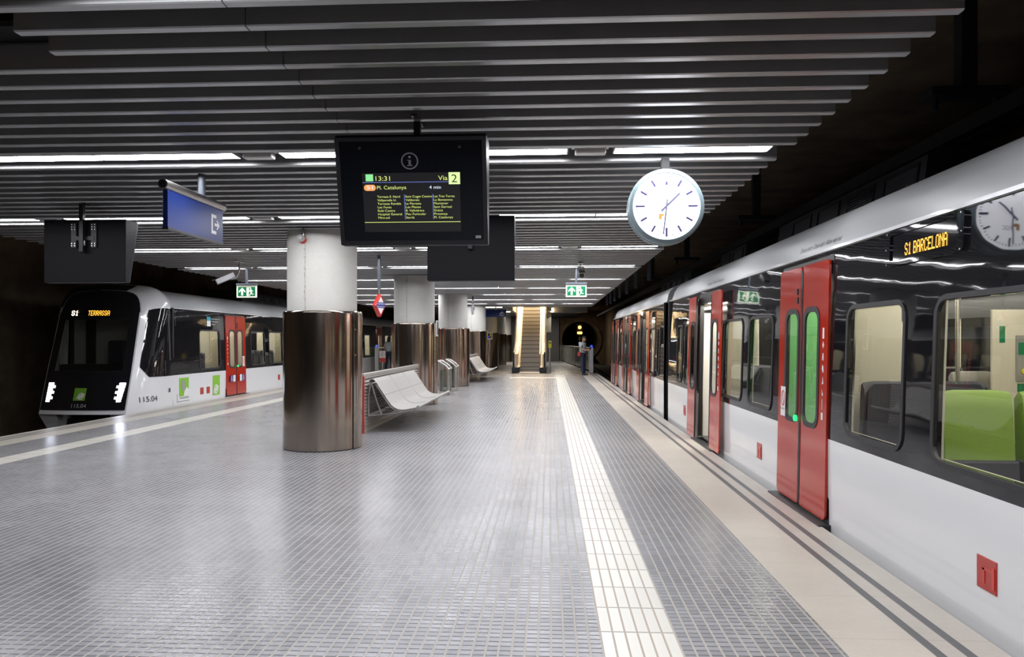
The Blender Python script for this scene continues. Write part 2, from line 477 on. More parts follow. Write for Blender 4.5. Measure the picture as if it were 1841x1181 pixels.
MB().box(-14, 7, -8, 100, -1.3, -1.2).build('track_bed', 'track', kind='structure')
for x in (2.95, 4.4, -10.7, -9.25):
    tag(MB().box(x - .035, x + .035, -7, 99, -1.2, -1.03).build('rail', 'dark_metal'),
        {2.95: 'steel running rail under the right train, beside the platform', 4.4: 'steel running rail under the right train, beside the wall',
         -10.7: 'steel running rail of the left track, beside the far wall', -9.25: 'steel running rail of the left track, beside the platform'}[x], 'rail', 'running rails', 'structure')
MB().box(6.4, 6.7, -8, 100, -1.3, 5.2).build('wall_right', 'dark_concrete', kind='structure')
MB().box(-13.3, -13.0, -8, 100, -1.3, 5.2).build('wall_left', 'dark_concrete', kind='structure')
MB().box(-13.3, 6.7, -8.2, -8, -1.3, 5.2).build('wall_back', 'dark_concrete', kind='structure')
MB().box(-13.3, 6.7, -8, 31.9, 4.9, 5.2).build('ceiling', 'dark_concrete', kind='structure')
MB().box(.7, 6.7, 55.3, 100, 4.9, 5.2).build('ceiling', 'dark_concrete', kind='structure')
MB().box(1.9, 6.7, 31.9, 55.3, 4.9, 5.2).build('ceiling', 'dark_concrete', kind='structure')
# suspended slat ceiling
PITCH = .247; ROW0 = 5.88; PER = 12; ZC = 3.0
slats = MB(); n0 = -26
for n in range(n0, 109):
    if n % PER == 0 and n < 109: continue
    y = ROW0 + n * PITCH
    xl = -2.6 if n <= -9 else -7.9
    for a, b in ((xl, -1.453), (-1.447, 1.88)):
        w = .03
        prof = [(-w, ZC + .006), (-w + .006, ZC), (w - .006, ZC), (w, ZC + .006), (w, ZC + .14), (-w, ZC + .14)]
        slats.prism(prof, lambda p, q, a=a, y=y: (a, y + p, q), lambda p, q, b=b, y=y: (b, y + p, q))
slats.build('ceiling', 'slat', kind='structure', label='suspended ceiling of dark grey metal slats', merge=False)
MB().box(-7.9, 1.86, 3.7, 32.7, ZC + .17, ZC + .2).build('ceiling', 'void', kind='structure')  # black sheet added above the slats in place of the dark void
MB().box(-2.6, 1.86, -7, 3.7, ZC + .17, ZC + .2).build('ceiling', 'void', kind='structure')  # the same added black sheet over the nearest slats
MB().box(-8.3, -1.95, 32.7, 55.2, 3.2, 3.4).build('ceiling', 'dark_metal', kind='structure')
MB().box(.1, 1.9, 32.7, 55.2, 3.2, 3.4).build('ceiling', 'dark_metal', kind='structure')
MB().box(-1.95, .1, 32.7, 34.6, 3.2, 3.4).build('ceiling', 'dark_metal', kind='structure')
# hall behind the stairs and the tunnel mouths
MB().box(-8.4, .72, 55, 55.3, -.1, 3.4).build('wall_front', 'lobby_wall', kind='structure')
MB().box(.1, 1.9, 36.4, 36.7, 2.9, 3.2).build('trim_4', 'lobby_wall', kind='structure')
MB().box(.5, .8, 55.3, 85, -1.3, 5.2).build('wall_tunnel_side', 'dark_concrete', kind='structure')
MB().box(-1.95, .1, 44, 44.2, 2.0, 7).build('wall_shaft', 'cream', kind='structure')
def portal(cx, x0, x1, nm):
    mb = MB(); n = 28; R = 2.1; zc = 1.6
    inner = []; outer = []
    for k in range(n + 1):
        t = math.radians(-50 + 280 * k / n)
        inner.append((cx + R * math.cos(t), zc + R * math.sin(t)))
        c, s = math.cos(t), math.sin(t)
        k2 = min(((x1 - cx) / c) if c > 1e-6 else (((x0 - cx) / c) if c < -1e-6 else 1e9), ((5.2 - zc) / s) if s > 1e-6 else (((-1.3 - zc) / s) if s < -1e-6 else 1e9))
        outer.append((cx + k2 * c, zc + k2 * s))
    for y, i in ((60, 0),):
        mb.grid([[(a, 85, b) for a, b in outer], [(a, 85, b) for a, b in inner], [(a, 99, b) for a, b in inner]])
    mb.build('wall_' + nm, 'dark_concrete', kind='structure')
    r = MB(); rows = []
    for (dr, dy) in ((0, 0), (.42, 0), (.42, -.3), (0, -.3)):
        rows.append([(cx + (R + dr) * math.cos(math.radians(-50 + 280 * k / n)), 85 + dy, zc + (R + dr) * math.sin(math.radians(-50 + 280 * k / n))) for k in range(n + 1)])
    r.grid(rows, close_u=True).build('trim_3', 'dark_concrete', kind='structure', smooth=40)
portal(3.55, .7, 6.7, 'tunnel'); portal(-10.0, -13.3, -7.0, 'tunnel_left')
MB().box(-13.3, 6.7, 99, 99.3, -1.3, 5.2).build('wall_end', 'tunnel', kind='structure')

# ---------------------------------------------------------------- tube lights in every twelfth slot
LG = 'linear tube lights set between the ceiling slats'
def light_proto(L):
    r = thing('ceiling_light', 'x', 'ceiling light', (0, 0, ZC + .03), LG)
    mb = MB(); mb.box(0, L, -.085, .085, ZC + .031, ZC + .13); mb.build('housing', 'housing', r)
    r.location = (0, 0, ZC + .03)
    mb = MB(); mb.flat([(.012, -.08), (L - .012, -.08), (L - .012, .08), (.012, .08)], lambda a, b: (a, b, ZC + .0305))
    mb.build('diffuser', 'tube', r)
    return r
protos = {}
def ceiling_light(x0, x1, y, label):
    L = round(x1 - x0, 2)
    if L not in protos:
        protos[L] = light_proto(L); o = protos[L]; o['label'] = label
    else: o = dup(protos[L], label=label)
    o.location = (x0, y, ZC + .03)
segA = [(-7.7, -6.52), (-6.52, -5.33), (-4.96, -3.78), (-3.78, -2.59), (-2.22, -1.04), (-1.04, .145), (.515, 1.77)]
segB = [(-7.68, -6.5), (-6.12, -4.94), (-4.94, -3.76), (-3.37, -2.19), (-2.19, -1.01), (-.62, .56), (.56, 1.75)]
gapA = [(-5.33, -4.96), (-2.59, -2.22), (.145, .515)]
gapB = [(-6.5, -6.12), (-3.76, -3.37), (-1.01, -.62)]
dproto = None
for k in range(-3, 9 + 0):
    y = ROW0 + k * PER * PITCH
    segs, gaps = (segA, gapA) if k % 2 == 0 else (segB, gapB)
    ss = [s for s in segs[::-1] if not (k < 0 and s[0] < -2.7) and not (abs(y - 23.85) < .5 and s[0] < -3.2 < s[1])]
    for i, (a, b) in enumerate(ss):
        row = f'{ORD[k + 1]} visible row from the camera' if k >= 0 else f'{ORD[-k]} row out of view overhead'
        ceiling_light(a, b, y, f'white tube light, {row}, {ORD[i + 1]} from the right end')
    if k >= 0:
        for i, (a, b) in enumerate(gaps[::-1]):
            c = (a + b) / 2
            lab = f'clear emergency lamp in {ORD[k + 1]} tube row from camera, {ORD[i + 1]} gap from right'
            if dproto is None:
                dproto = thing('emergency_light', lab, 'emergency light', (c, y, ZC), 'emergency lamps in the gaps of the tube rows')
                MB().box(c - .15, c + .15, y - .05, y + .05, ZC + .06, ZC + .13).build('back_box', 'housing', dproto)
                MB().box(c - .125, c + .125, y - .045, y + .045, ZC + .005, ZC + .06).build('cover', 'clear', dproto, bevel=.012)
            else: dup(dproto, (c, y, ZC), lab)

# ---------------------------------------------------------------- columns
COLY = [10.05, 17.0, 23.85, 30.75, 37.6, 44.5, 51.3]
cl = ['nearest concrete column, with a round alarm, steel clad below', 'second concrete column, behind the near bench',
      'third concrete column, behind the steel litter bins', 'fourth concrete column, beside the far bench',
      'fifth concrete column, below the far blue sign', 'sixth column, half hidden behind the fifth', 'farthest column, in the dark lobby']
for i, y in enumerate(COLY):
    c = (-3.2, y)
    r = thing('column', cl[i], 'column', (-3.2, y, 0), 'round columns along the middle of the platform', 'thing')
    top = 3.165 if i < 4 else 3.195
    s = MB().lathe((0, 0, 0), [(.478, 1.86), (.478, top)], 64)
    s.V = [(a - 3.2, b + y, z) for a, b, z in s.V]
    s.build('shaft', 'column', r, smooth=60)
    mb = MB(); n = 72; rows = []
    for z, rr in ((.012, .535), (.03, .535), (1.87, .535), (1.888, .535), (1.9, .53), (1.9, .47)):
        rows.append([(-3.2 + rr * math.cos(math.radians(20.5 + 317 * k / n)), y + rr * math.sin(math.radians(20.5 + 317 * k / n)), z) for k in range(n + 1)])
    mb.grid(rows).build('cladding', 'steel', r, smooth=40)
    mb = MB(); rows = []
    for z, rr in ((.012, .552), (.03, .552), (1.87, .552), (1.895, .552), (1.905, .545), (1.905, .47)):
        rows.append([(-3.2 + rr * math.cos(math.radians(-22 + 42 * k / 12)), y + rr * math.sin(math.radians(-22 + 42 * k / 12)), z) for k in range(13)])
    mb.grid(rows)
    for a in (-22, 20):
        t = math.radians(a); mb.cyl((-3.2 + .545 * math.cos(t), y + .545 * math.sin(t), .012), (-3.2 + .545 * math.cos(t), y + .545 * math.sin(t), 1.9), .008, n=6)
    mb.build('access_panel', 'steel', r, smooth=40)
    MB().lathe((-3.2, y, 0), [(.47, .0), (.527, .0), (.527, .03), (.47, .03)], 48).build('foot_ring', 'black', r, smooth=40)
    mb = MB()
    for z in (.25, .6, .95, 1.3, 1.65):
        t = math.radians(-19.5); mb.cyl((-3.2 + .55 * math.cos(t), y + .55 * math.sin(t), z), (-3.2 + .556 * math.cos(t), y + .556 * math.sin(t), z), .007, n=8)
    mb.build('rivet', 'brushed', r)
    # dark strip put in for the dark opening of the slats round the shaft
    MB().box(-3.2 - .62, -3.2 + .62, y - .62, y - .585, ZC - .004, ZC + .1).build('collar_gap', 'dark_metal', r) if i < 4 else None
# round alarm on the first column
r = thing('alarm_sounder', 'small round grey alarm with red base on the nearest column', 'alarm', (-3.32, 9.55, 2.92))
MB().cyl((-3.325, 9.58, 2.87), (-3.325, 9.51, 2.87), .054, .046, 24).build('sounder', 'brushed', r, smooth=40)
MB().cyl((-3.325, 9.506, 2.87), (-3.325, 9.495, 2.87), .03, .024, 20).build('grille', 'housing', r, smooth=40)
MB().cyl((-3.318, 9.60, 2.86), (-3.318, 9.57, 2.86), .057, .056, 24).build('red_base', 'sign_red', r, smooth=40)
MB().cyl((-3.30, 9.55, 2.90), (-3.30, 9.55, 3.04), .011, n=10).build('conduit', 'brushed', r, smooth=40)

# ---------------------------------------------------------------- low corrugated partitions, benches, bins
def partition(y0, y1, label):
    r = thing('low_partition', label, 'partition', (-3.0, y0, 0), 'corrugated low partitions behind the benches')
    MB().box(-3.36, -3.035, y0 + .03, y1, .02, .86).build('core', 'dark_metal', r)
    for s, xb in ((1, -3.0), (-1, -3.4)):
        mb = MB(); rows = []; n = 15 * 8
        for k in range(n + 1):
            z = .07 + .8 * k / n
            x = xb + s * (-.012 + .012 * math.cos(2 * PI * 15 * k / n))
            rows.append([(x, y0 + .05, z), (x, y1, z)])
        mb.grid(rows); mb.build('corrugated_panel', 'ribbed', r, smooth=60)
    MB().box(-3.41, -2.99, y0, y1, .875, .90).build('top_rail', 'ribbed', r, bevel=.006)
    MB().box(-3.03, -2.985, y0, y1, .90, .965).build('cap_rail', 'ribbed', r, bevel=.01)
    MB().box(-3.35, -3.05, y0 + .05, y1 - .02, .9, .915).build('dark_top', 'screen_glass', r)
    MB().box(-3.02, -2.98, y0 - .02, y0 + .03, 0, .92).build('end_post', 'sign_red', r, label='red end strip')
    MB().box(-3.36, -3.0, y0, y1, 0, .06).build('plinth', 'ribbed', r)
partition(11.5, 16.4, 'corrugated steel partition behind the near bench, red end strip')
partition(24.6, 30.15, 'corrugated steel partition behind the far bench')

BP = [(-2.955, .80), (-2.95, .845), (-2.92, .868), (-2.885, .86), (-2.855, .82), (-2.80, .73), (-2.745, .65), (-2.69, .565), (-2.645, .50), (-2.60, .445), (-2.55, .405), (-2.49, .378), (-2.42, .368), (-2.34, .373), (-2.26, .388), (-2.18, .405)]
def bench_proto(y0, L, label):
    r = thing('bench', label, 'bench', (-2.6, y0, 0), 'three-seat metal benches')
    w = L / 3
    for i in range(3):
        a, b = y0 + i * w + .002, y0 + (i + 1) * w - .002
        mb = MB(); rows = []
        NB = []
        for j in range(len(BP)):
            p, q = BP[max(j - 1, 0)], BP[min(j + 1, len(BP) - 1)]
            dx, dz = q[0] - p[0], q[1] - p[1]; l = math.hypot(dx, dz)
            NB.append((BP[j][0] - dz / l * -.014 * -1, BP[j][1] + dx / l * -.014))
        for (x, z) in BP + NB[::-1]:
            rows.append([(x, a, z), (x, b, z)])
        mb.grid(rows, close_u=True)
        for yy in (a, b):
            mb.grid([[(x, yy, z) for x, z in BP], [(x, yy, z) for x, z in NB]])
        mb.build('seat_shell', 'bench', r, smooth=50)
        MB().tube([(-2.712, a, .60), (-2.712, b, .60)], .006, 6).build('back_seam', 'dark_metal', r)
        # rolled front edge of each seat and a thin raised seam at the joint
        MB().cyl((-2.155, a, .408), (-2.155, b, .408), .026, n=14).build('front_roll', 'bench', r, smooth=50)
    for i in (1, 2):
        MB().tube([(x, y0 + i * w, z + .003) for x, z in BP], .007, 8).build('seam_bar', 'bench', r, smooth=50)
    for i in range(4):
        y = y0 + i * w
        y = min(max(y, y0 + .02), y0 + L - .02)
        mb = MB()
        mb.tube([(x - .004, y, z - .036) for x, z in BP[4:]], .013, 8)
        mb.tube([(-2.94, y, .82), (-2.975, y, .60), (-2.975, y, .26), (-2.70, y, .285), (-2.42, y, .32), (-2.20, y, .375)], .014, 8)
        mb.tube([(-2.93, y, .80), (-2.84, y, .5), (-2.76, y, .285)], .014, 8)
        mb.build('bracket', 'bench_frame', r, smooth=50)
    MB().box(-2.99, -2.965, y0 + .1, y0 + L - .1, .24, .29).build('wall_rail', 'bench_frame', r)
    MB().box(-2.70, -2.66, y0 + .02, y0 + L - .02, .27, .30).build('cross_bar', 'bench_frame', r)
    return r
b1 = bench_proto(11.75, 3.55, 'light grey metal bench beside the nearest column')
dup(b1, (-2.6, 25.9, 0), 'far light grey metal bench, beside the fourth column')

def bin_stand(y, label):
    r = thing('litter_bin_stand', label, 'litter bin', (-2.860, y, 0), 'steel litter bin stands')
    for yy in (y, y + .52):
        MB().box(-2.810, -2.765, yy, yy + .05, 0, .70).build('post', 'brushed', r, bevel=.006)
    MB().box(-3.040, -3.010, y, y + .57, 0, .88).build('rear_panel', 'brushed', r)
    loop = [(-2.770, y, .72), (-2.770, y + .57, .72), (-2.850, y + .57, .80), (-3.020, y + .57, .92), (-3.070, y + .57, .93), (-3.070, y, .93), (-3.020, y, .92), (-2.850, y, .80)]
    MB().tube(loop, .026, 10, closed=True).build('hoop', 'brushed', r, smooth=50)
    MB().box(-3.010, -2.790, y + .06, y + .5, .1, .68).build('liner', 'clearglass', r)
    MB().box(-3.040, -2.730, y - .01, y + .58, 0, .09).build('base_box', 'brushed', r, bevel=.01)
bin_stand(19.75, 'nearer steel litter bin stand with sloping hoop, before the third column')
bin_stand(21.3, 'farther steel litter bin stand, right before the third column')
# ---------------------------------------------------------------- hanging displays
def display(name, label, x0, x1, yb, facing, content):
    """wedge-shaped casing; yb = y of its upright back, facing = -1 towards the camera, +1 away"""
    zt, zb = 2.845, 2.145
    cx = (x0 + x1) / 2
    r = thing(name, label, 'display', (cx, yb, zt), 'double row of hanging display screens')
    s = facing
    prof = [(0, zb), (s * .07, zb), (s * .235, zt - .02), (s * .225, zt), (0, zt)]
    MB().prism(prof, lambda p, q: (x0, yb + p, q), lambda p, q: (x1, yb + p, q)).build('casing', 'casing', r, bevel=.006)
    A = Vector((0, yb + s * .07, zb)); B = Vector((0, yb + s * .235, zt - .02)); V = (B - A); L = V.length; V.normalize()
    Nn = Vector((0, s * V.z, -s * V.y * s * s)); Nn = Vector((0, s * abs(V.z), -abs(V.y)))
    def fn(u, v, off=0.0):      # u metres from the left edge seen from the front, v metres up the face
        x = x0 + u if s < 0 else x1 - u
        p = A + V * v + Nn * off
        return (x, p.y, p.z)
    W = x1 - x0
    mb = MB()
    ring(mb, rrect(.0, W, .0, L, .008, 3), rrect(.028, W - .028, .03, L - .025, .006, 3), lambda o, u, v: fn(u, v, o), -.004, .012)
    mb.build('bezel', 'casing_edge', r)
    MB().flat([(.028, .03), (W - .028, .03), (W - .028, L - .025), (.028, L - .025)], lambda u, v: fn(u, v, .003)).build('front_glass', 'screen_glass', r)
    if content:
        k = .993 / 1010.0
        kv = L / 748.0
        def q(px, py, off=.005): return fn((px - 50) * k, (883 - py) * kv, off)
        def rect(mb, a, b, c, d, off): mb.flat([(a, b), (c, b), (c, d), (a, d)], lambda u, v: q(u, v, off))
        mb = MB(); rect(mb, 220, 378, 880, 790, .0045); mb.build('lit_panel', 'lcd_back', r)
        mb = MB()
        n = 40
        ring(mb, [(548 + 58 * math.cos(2 * PI * i / n), 298 + 58 * math.sin(2 * PI * i / n)) for i in range(n)], [(548 + 49 * math.cos(2 * PI * i / n), 298 + 49 * math.sin(2 * PI * i / n)) for i in range(n)], lambda o, u, v: q(u, v, o), .004, .0055)
        mb.flat([(548 + 9 * math.cos(2 * PI * i / 16), 271 + 9 * math.sin(2 * PI * i / 16)) for i in range(16)], lambda u, v: q(u, v))
        for a, b, c, d in ((540, 290, 556, 332), (532, 290, 550, 296), (530, 326, 566, 332)): rect(mb, a, b, c, d, .0052)
        mb.build('info_icon', 'icon_grey', r)
        mb = MB()
        def T(mb, s_, a, base, h, b=None): put_text(mb, s_, lambda u, v: q(u, -v, .0065), a, -base, h, b)
        T(mb, '13:31', 312, 431, 31, 410); T(mb, 'Via', 735, 431, 31, 798); T(mb, 'Pl. Catalunya', 318, 490, 24, 518)
        cols = [(317, ['Terrassa E. Nord', 'Vallparadís U.', 'Terrassa Rambla', 'Les Fonts', 'Rubí Centre', 'Hospital General', 'Mira-sol'], [472, 446, 477, 410, 434, 480, 395]),
                (508, ['Sant Cugat Centre', 'Valldoreix', 'La Floresta', 'Les Planes', 'B. Vallvidrera', 'Peu Funicular', 'Sarrià'], [689, 603, 614, 611, 633, 645, 564]),
                (700, ['Les Tres Torres', 'La Bonanova', 'Muntaner', 'Sant Gervasi', 'Gràcia', 'Provença', 'Pl. Catalunya'], [842, 827, 798, 821, 760, 790, 827])]
        for xa, ns, xe in cols:
            for i, (nme, e) in enumerate(zip(ns, xe)): T(mb, nme, xa, 549 + 24.5 * i, 15, e)
        rect(mb, 222, 719, 878, 723, .006)
        mb.build('route_text', 'lcd_yellow', r, merge=False)
        mb = MB(); T(mb, '4 min', 673, 490, 22, 752); T(mb, 'S1', 250, 489, 24, 290); mb.build('minutes_text', 'lcd_white', r, merge=False)
        mb = MB(); rect(mb, 222, 440, 805, 445, .006); rect(mb, 499, 527, 504, 702, .006); rect(mb, 692, 527, 697, 702, .006); mb.build('divider_lines', 'lcd_blue', r, merge=False)
        mb = MB(); rect(mb, 245, 386, 296, 434, .006); mb.build('green_patch', 'lcd_green', r)
        mb = MB(); rect(mb, 806, 378, 882, 460, .006); mb.build('track_number_box', 'lcd_pale', r)
        mb = MB(); T(mb, '2', 824, 447, 54, 862); mb.build('track_number', 'ink', r)
        mb = MB(); mb.flat(rrect(230, 310, 458, 500, 19, 6), lambda u, v: q(u, v, .0055)); mb.build('line_pill', 'lcd_orange', r)
        mb = MB(); rect(mb, 978, 820, 1014, 839, .006); mb.build('small_sticker', 'grey_vinyl', r)
        mb = MB(); T(mb, 'FGC', 985, 834, 8, 1007); mb.build('sticker_text', 'ink', r, merge=False)
        mb = MB()
        for a in (215, 884): mb.cyl(q(a, 207, .003), q(a, 207, .009), .009, n=12)
        mb.build('face_screw', 'dark_metal', r, smooth=40)
    py = yb - s * .035
    if s > 0:      # its back is towards us: bracket and bolts show
        mb = MB(); mb.box(cx - .12, cx + .12, yb - .022, yb, 2.61, 2.655)
        for sx_ in (-.115, .115):
            mb.box(cx + sx_ - .03, cx + sx_ + .03, yb - .018, yb, 2.53, 2.80)
        mb.build('back_bracket', 'black', r)
        mb = MB()
        for sx_ in (-.115, .115):
            for dx in (-.017, .017):
                for z in (2.55, 2.575, 2.73, 2.757, 2.785): mb.cyl((cx + sx_ + dx, yb - .018, z), (cx + sx_ + dx, yb - .027, z), .008 if z < 2.6 else .0055, n=10)
        mb.build('bolt', 'brushed', r, smooth=40)
        MB().box(cx - .033, cx + .033, yb - .05, yb - .02, 2.545, 2.61).build('cable_gland', 'brushed', r, bevel=.006)
        MB().tube([(cx - .028, py, 3.02), (cx - .028, py, 2.70), (cx - .026, py - .01, 2.60)], .011, 8).build('cable_conduit', 'housing', r, smooth=40)
        py = yb - .045
    MB().box(cx - .022, cx + .022, py - .14, py + .14, 3.004, 3.016).build('ceiling_plate', 'black', r)
    MB().box(cx - .022, cx + .022, py - .022, py + .022, 2.48 if s > 0 else 2.84, 3.03).build('hanger_post', 'black', r)
    return r
display('platform_display', 'lit black departure display hanging near the clock, showing Via 2', -1.405, -.41, 4.90, -1, True)
display('platform_display', 'dark back of a display, half hidden behind the lit departure display', -1.32, -.375, 7.75, 1, False)
display('platform_display', 'dark wedge display seen from behind, hanging above the left train nose', -5.63, -4.69, 7.78, 1, False)

# ---------------------------------------------------------------- clock
def clock():
    cx, cy, cz, R = .957, 6.06, 2.60, .305
    r = thing('platform_clock', 'round lit double-faced clock hanging from the slats, showing 1:31', 'clock', (cx, cy, cz))
    prof = [(.270, -.078), (.276, -.086), (.298, -.082), (.309, -.068), (.309, -.03), (.303, -.026), (.303, .026), (.309, .03), (.309, .068), (.298, .082), (.276, .086), (.270, .078)]
    MB().lathe((cx, cy, cz), prof, 96, 'y').build('rim', 'clock_rim', r, smooth=35)
    MB().box(cx - .035, cx + .035, cy - .03, cy + .03, cz + .28, 3.01).build('hanger', 'void', r, bevel=.01)
    for s in (-1, 1):
        def f(u, v, o=0.0): return (cx + (u if s < 0 else -u), cy + s * (.079 + o), cz + v)
        n = 96
        d = MB().flat([(.274 * math.cos(2 * PI * i / n), .274 * math.sin(2 * PI * i / n)) for i in range(n)], f).build('dial', 'clock_face', r)
        mk = MB()
        def bar(mb, a, r0, r1, w, o=.002):
            t = math.radians(a); c, sn = math.sin(t), math.cos(t)
            mb.flat([(r0 * c - w * sn, r0 * sn + w * c), (r0 * c + w * sn, r0 * sn - w * c), (r1 * c + w * sn, r1 * sn - w * c), (r1 * c - w * sn, r1 * sn + w * c)], lambda u, v: f(u, v, o))
        for i in range(60):
            if i % 15 == 0: bar(mk, i * 6, .176 if i else .172, .252 if i else .202, .0085)
            elif i % 5 == 0: bar(mk, i * 6, .184, .243, .0085)
            else: bar(mk, i * 6, .233, .250, .0026)
        bar(mk, 0, .243, .249, .009)
        mk.build('marks', 'clock_mark', d)
        hd = MB()
        bar(hd, 46, -.060, .150, .0085, .006); hd.build('hour_hand', 'clock_hand', d)
        hd = MB(); bar(hd, 186.5, -.056, .232, .0062, .008); hd.build('minute_hand', 'clock_hand', d)
        lg = MB()
        lg.flat([(-.062, -.062), (-.020, -.062), (-.020, -.080), (-.038, -.080), (-.038, -.108), (-.062, -.108)], lambda u, v: f(u, v, .002))
        lg.build('logo', 'logo_orange', d)
        tx = MB(); put_text(tx, 'FGC', lambda u, v: f(u, v, .002), -.010, -.108, .030, .062); tx.build('logo_text', 'logo_grey', d, merge=False)
clock()

# ---------------------------------------------------------------- blue exit signs
def arrow(mb, fn, cx, cy, s, a=0):
    """up arrow of size s rotated by a quarter turns clockwise"""
    P = [(0, .5), (.42, .08), (.42, -.14), (.13, .12), (.13, -.5), (-.13, -.5), (-.13, .12), (-.42, -.14), (-.42, .08)]
    out = []
    for x, y in P:
        for _ in range(a): x, y = y, -x
        out.append((cx + x * s, cy + y * s))
    mb.flat(out, fn)
X = -3.14
r = thing('hanging_sign', 'blue exit sign seen at an angle, hanging under a grey tube left of the display', 'sign', (X, 6.25, 2.8), 'blue exit signs hanging over the platform')
MB().box(X - .022, X + .022, 5.76, 6.76, 2.425, 2.735).build('panel', 'blue', r, bevel=.003)
MB().cyl((X, 5.72, 2.775), (X, 6.80, 2.775), .042, n=24).build('support_tube', 'brushed', r, smooth=40)
MB().cyl((X, 5.714, 2.775), (X, 5.722, 2.775), .034, n=24).build('end_cap', 'black', r, smooth=40)
MB().cyl((X, 6.38, 2.80), (X, 6.38, 3.04), .034, n=20).build('hanger', 'hanger', r, smooth=40)
MB().box(X - .026, X + .026, 5.76, 6.76, 2.41, 2.43).build('lower_edge', 'dark_metal', r)
for s in (1, -1):
    mb = MB(); f = lambda u, v, s=s: (X + s * .0235, 6.26 + s * u, 2.58 + v)
    for a, b, c, d in ((.26, -.09, .29, .09), (.29, .06, .36, .09), (.29, -.09, .36, -.06)): mb.flat([(a, b), (c, b), (c, d), (a, d)], f)
    arrow(mb, f, .375, 0, .10, 1)
    mb.build('exit_pictogram', 'pure_white', r, merge=False)
r = thing('hanging_sign', 'small far blue exit sign, hanging beside the fourth column before the escalator', 'sign', (-2.35, 32.2, 2.8), 'blue exit signs hanging over the platform')
MB().box(-2.85, -1.93, 32.18, 32.22, 2.55, 2.88).build('panel', 'blue', r)
MB().cyl((-2.4, 32.2, 2.85), (-2.4, 32.2, 3.2), .025, n=12).build('hanger', 'brushed', r, smooth=40)
mb = MB(); f = lambda u, v: (-2.12 + u, 32.177, 2.70 + v)
for a, b, c, d in ((-.10, -.11, -.07, .03), (.07, -.11, .10, .03), (-.10, -.11, .10, -.08), (-.1, .0, -.05, .03), (.05, .0, .1, .03)): mb.flat([(a, b), (c, b), (c, d), (a, d)], f)
arrow(mb, f, 0, .03, .15, 0); mb.build('exit_pictogram', 'pure_white', r, merge=False)

# ---------------------------------------------------------------- green emergency exit signs
def exit_sign(cx, y, label):
    r = thing('exit_sign', label, 'exit sign', (cx, y, 2.6), 'green emergency exit signs')
    MB().box(cx - .215, cx + .215, y - .012, y + .012, 2.405, 2.655).build('board', 'exit_white', r)
    MB().box(cx - .222, cx + .222, y - .03, y + .03, 2.657, 2.70).build('top_channel', 'hanger', r, bevel=.006)
    MB().cyl((cx, y, 2.69), (cx, y, 3.03), .024, n=14).build('hanger', 'hanger', r, smooth=40)
    for s in (-1, 1):
        f = lambda u, v, o=.001: (cx + (u if s < 0 else -u), y + s * (.0125 + o), 2.53 + v)
        MB().flat([(-.188, -.097), (.188, -.097), (.188, .097), (-.188, .097)], f).build('green_field', 'exit_green', r)
        mb = MB(); g = lambda u, v: f(u, v, .002)
        arrow(mb, g, -.095, 0, .165, 0)
        mb.flat([(0, -.09), (.05, -.09), (.05, .09), (0, .09)], g)
        mb.flat([(.05, .075), (.095, .075), (.095, .09), (.05, .09)], g)
        mb.flat([(.088 + .014 * math.cos(2 * PI * i / 12), .058 + .014 * math.sin(2 * PI * i / 12)) for i in range(12)], g)
        for poly in ([(.062, .035), (.098, .045), (.112, -.008), (.085, -.02)], [(.098, .045), (.14, .012), (.132, .0), (.1, .02)], [(.062, .035), (.05, .0), (.06, -.004), (.075, .02)],
                     [(.085, -.02), (.112, -.008), (.125, -.045), (.155, -.045), (.155, -.06), (.112, -.06)], [(.085, -.02), (.105, -.02), (.09, -.06), (.07, -.088), (.055, -.08), (.078, -.05)]):
            mb.flat(poly, g)
        mb.build('pictogram', 'exit_white', r, merge=False)
exit_sign(-6.38, 14.95, 'green exit sign with up arrow, hanging above the left train')
exit_sign(.555, 15.1, 'green exit sign with up arrow, hanging ahead over the tactile strip')

# ---------------------------------------------------------------- surveillance cameras
def camera_thing(p, aim, label):
    r = thing('surveillance_camera', label, 'surveillance camera', p, 'bullet surveillance cameras under the slats')
    p = Vector(p); a = Vector(aim).normalized(); u = a.cross(Vector((0, 0, 1))).normalized(); w = u.cross(a)
    def f(l, x, z): return tuple(p + a * l + u * x + w * z)
    mb = MB()
    sec = [(-.055, -.04), (-.035, -.055), (.035, -.055), (.055, -.04), (.055, .045), (-.055, .045)]
    mb.grid([[f(0, x, z) for x, z in sec], [f(.34, x, z) for x, z in sec]], close_v=True)
    mb.add([f(0, x, z) for x, z in sec], [tuple(range(6))])
    mb.add([f(.33, x, z) for x, z in sec], [tuple(range(6))])
    mb.build('housing', 'housing', r)
    MB().add([f(.342, x * .8, z * .8) for x, z in sec], [tuple(range(6))]).build('lens_window', 'black', r)
    mb = MB(); mb.grid([[f(-.02, -.062, .05), f(-.02, .062, .05)], [f(.38, -.062, .05), f(.38, .062, .05)], [f(.38, -.062, .058), f(.38, .062, .058)], [f(-.02, -.062, .058), f(-.02, .062, .058)]], close_u=True)
    mb.build('sun_shield', 'brushed', r)
    e = Vector(f(-.02, 0, 0))
    MB().box(p.x - a.x * .1 - .05, p.x - a.x * .1 + .05, p.y - a.y * .1 - .14, p.y - a.y * .1 + .14, 2.985, 3.0).build('ceiling_plate', 'housing', r)
    MB().tube([f(.08, 0, -.05), tuple(e + Vector((0, 0, -.07)) - a * .03), tuple(e - a * .09 + Vector((0, 0, .0))), (e.x - a.x * .1, e.y - a.y * .1, 3.04)], .014, 8).build('bracket', 'brushed', r, smooth=50)
camera_thing((-5.95, 13.35, 2.74), (-.55, -.35, -.32), 'grey bullet camera beside the exit sign over the left train')
camera_thing((.60, 14.0, 2.86), (.02, -1, -.42), 'grey bullet camera right above the ahead exit sign')

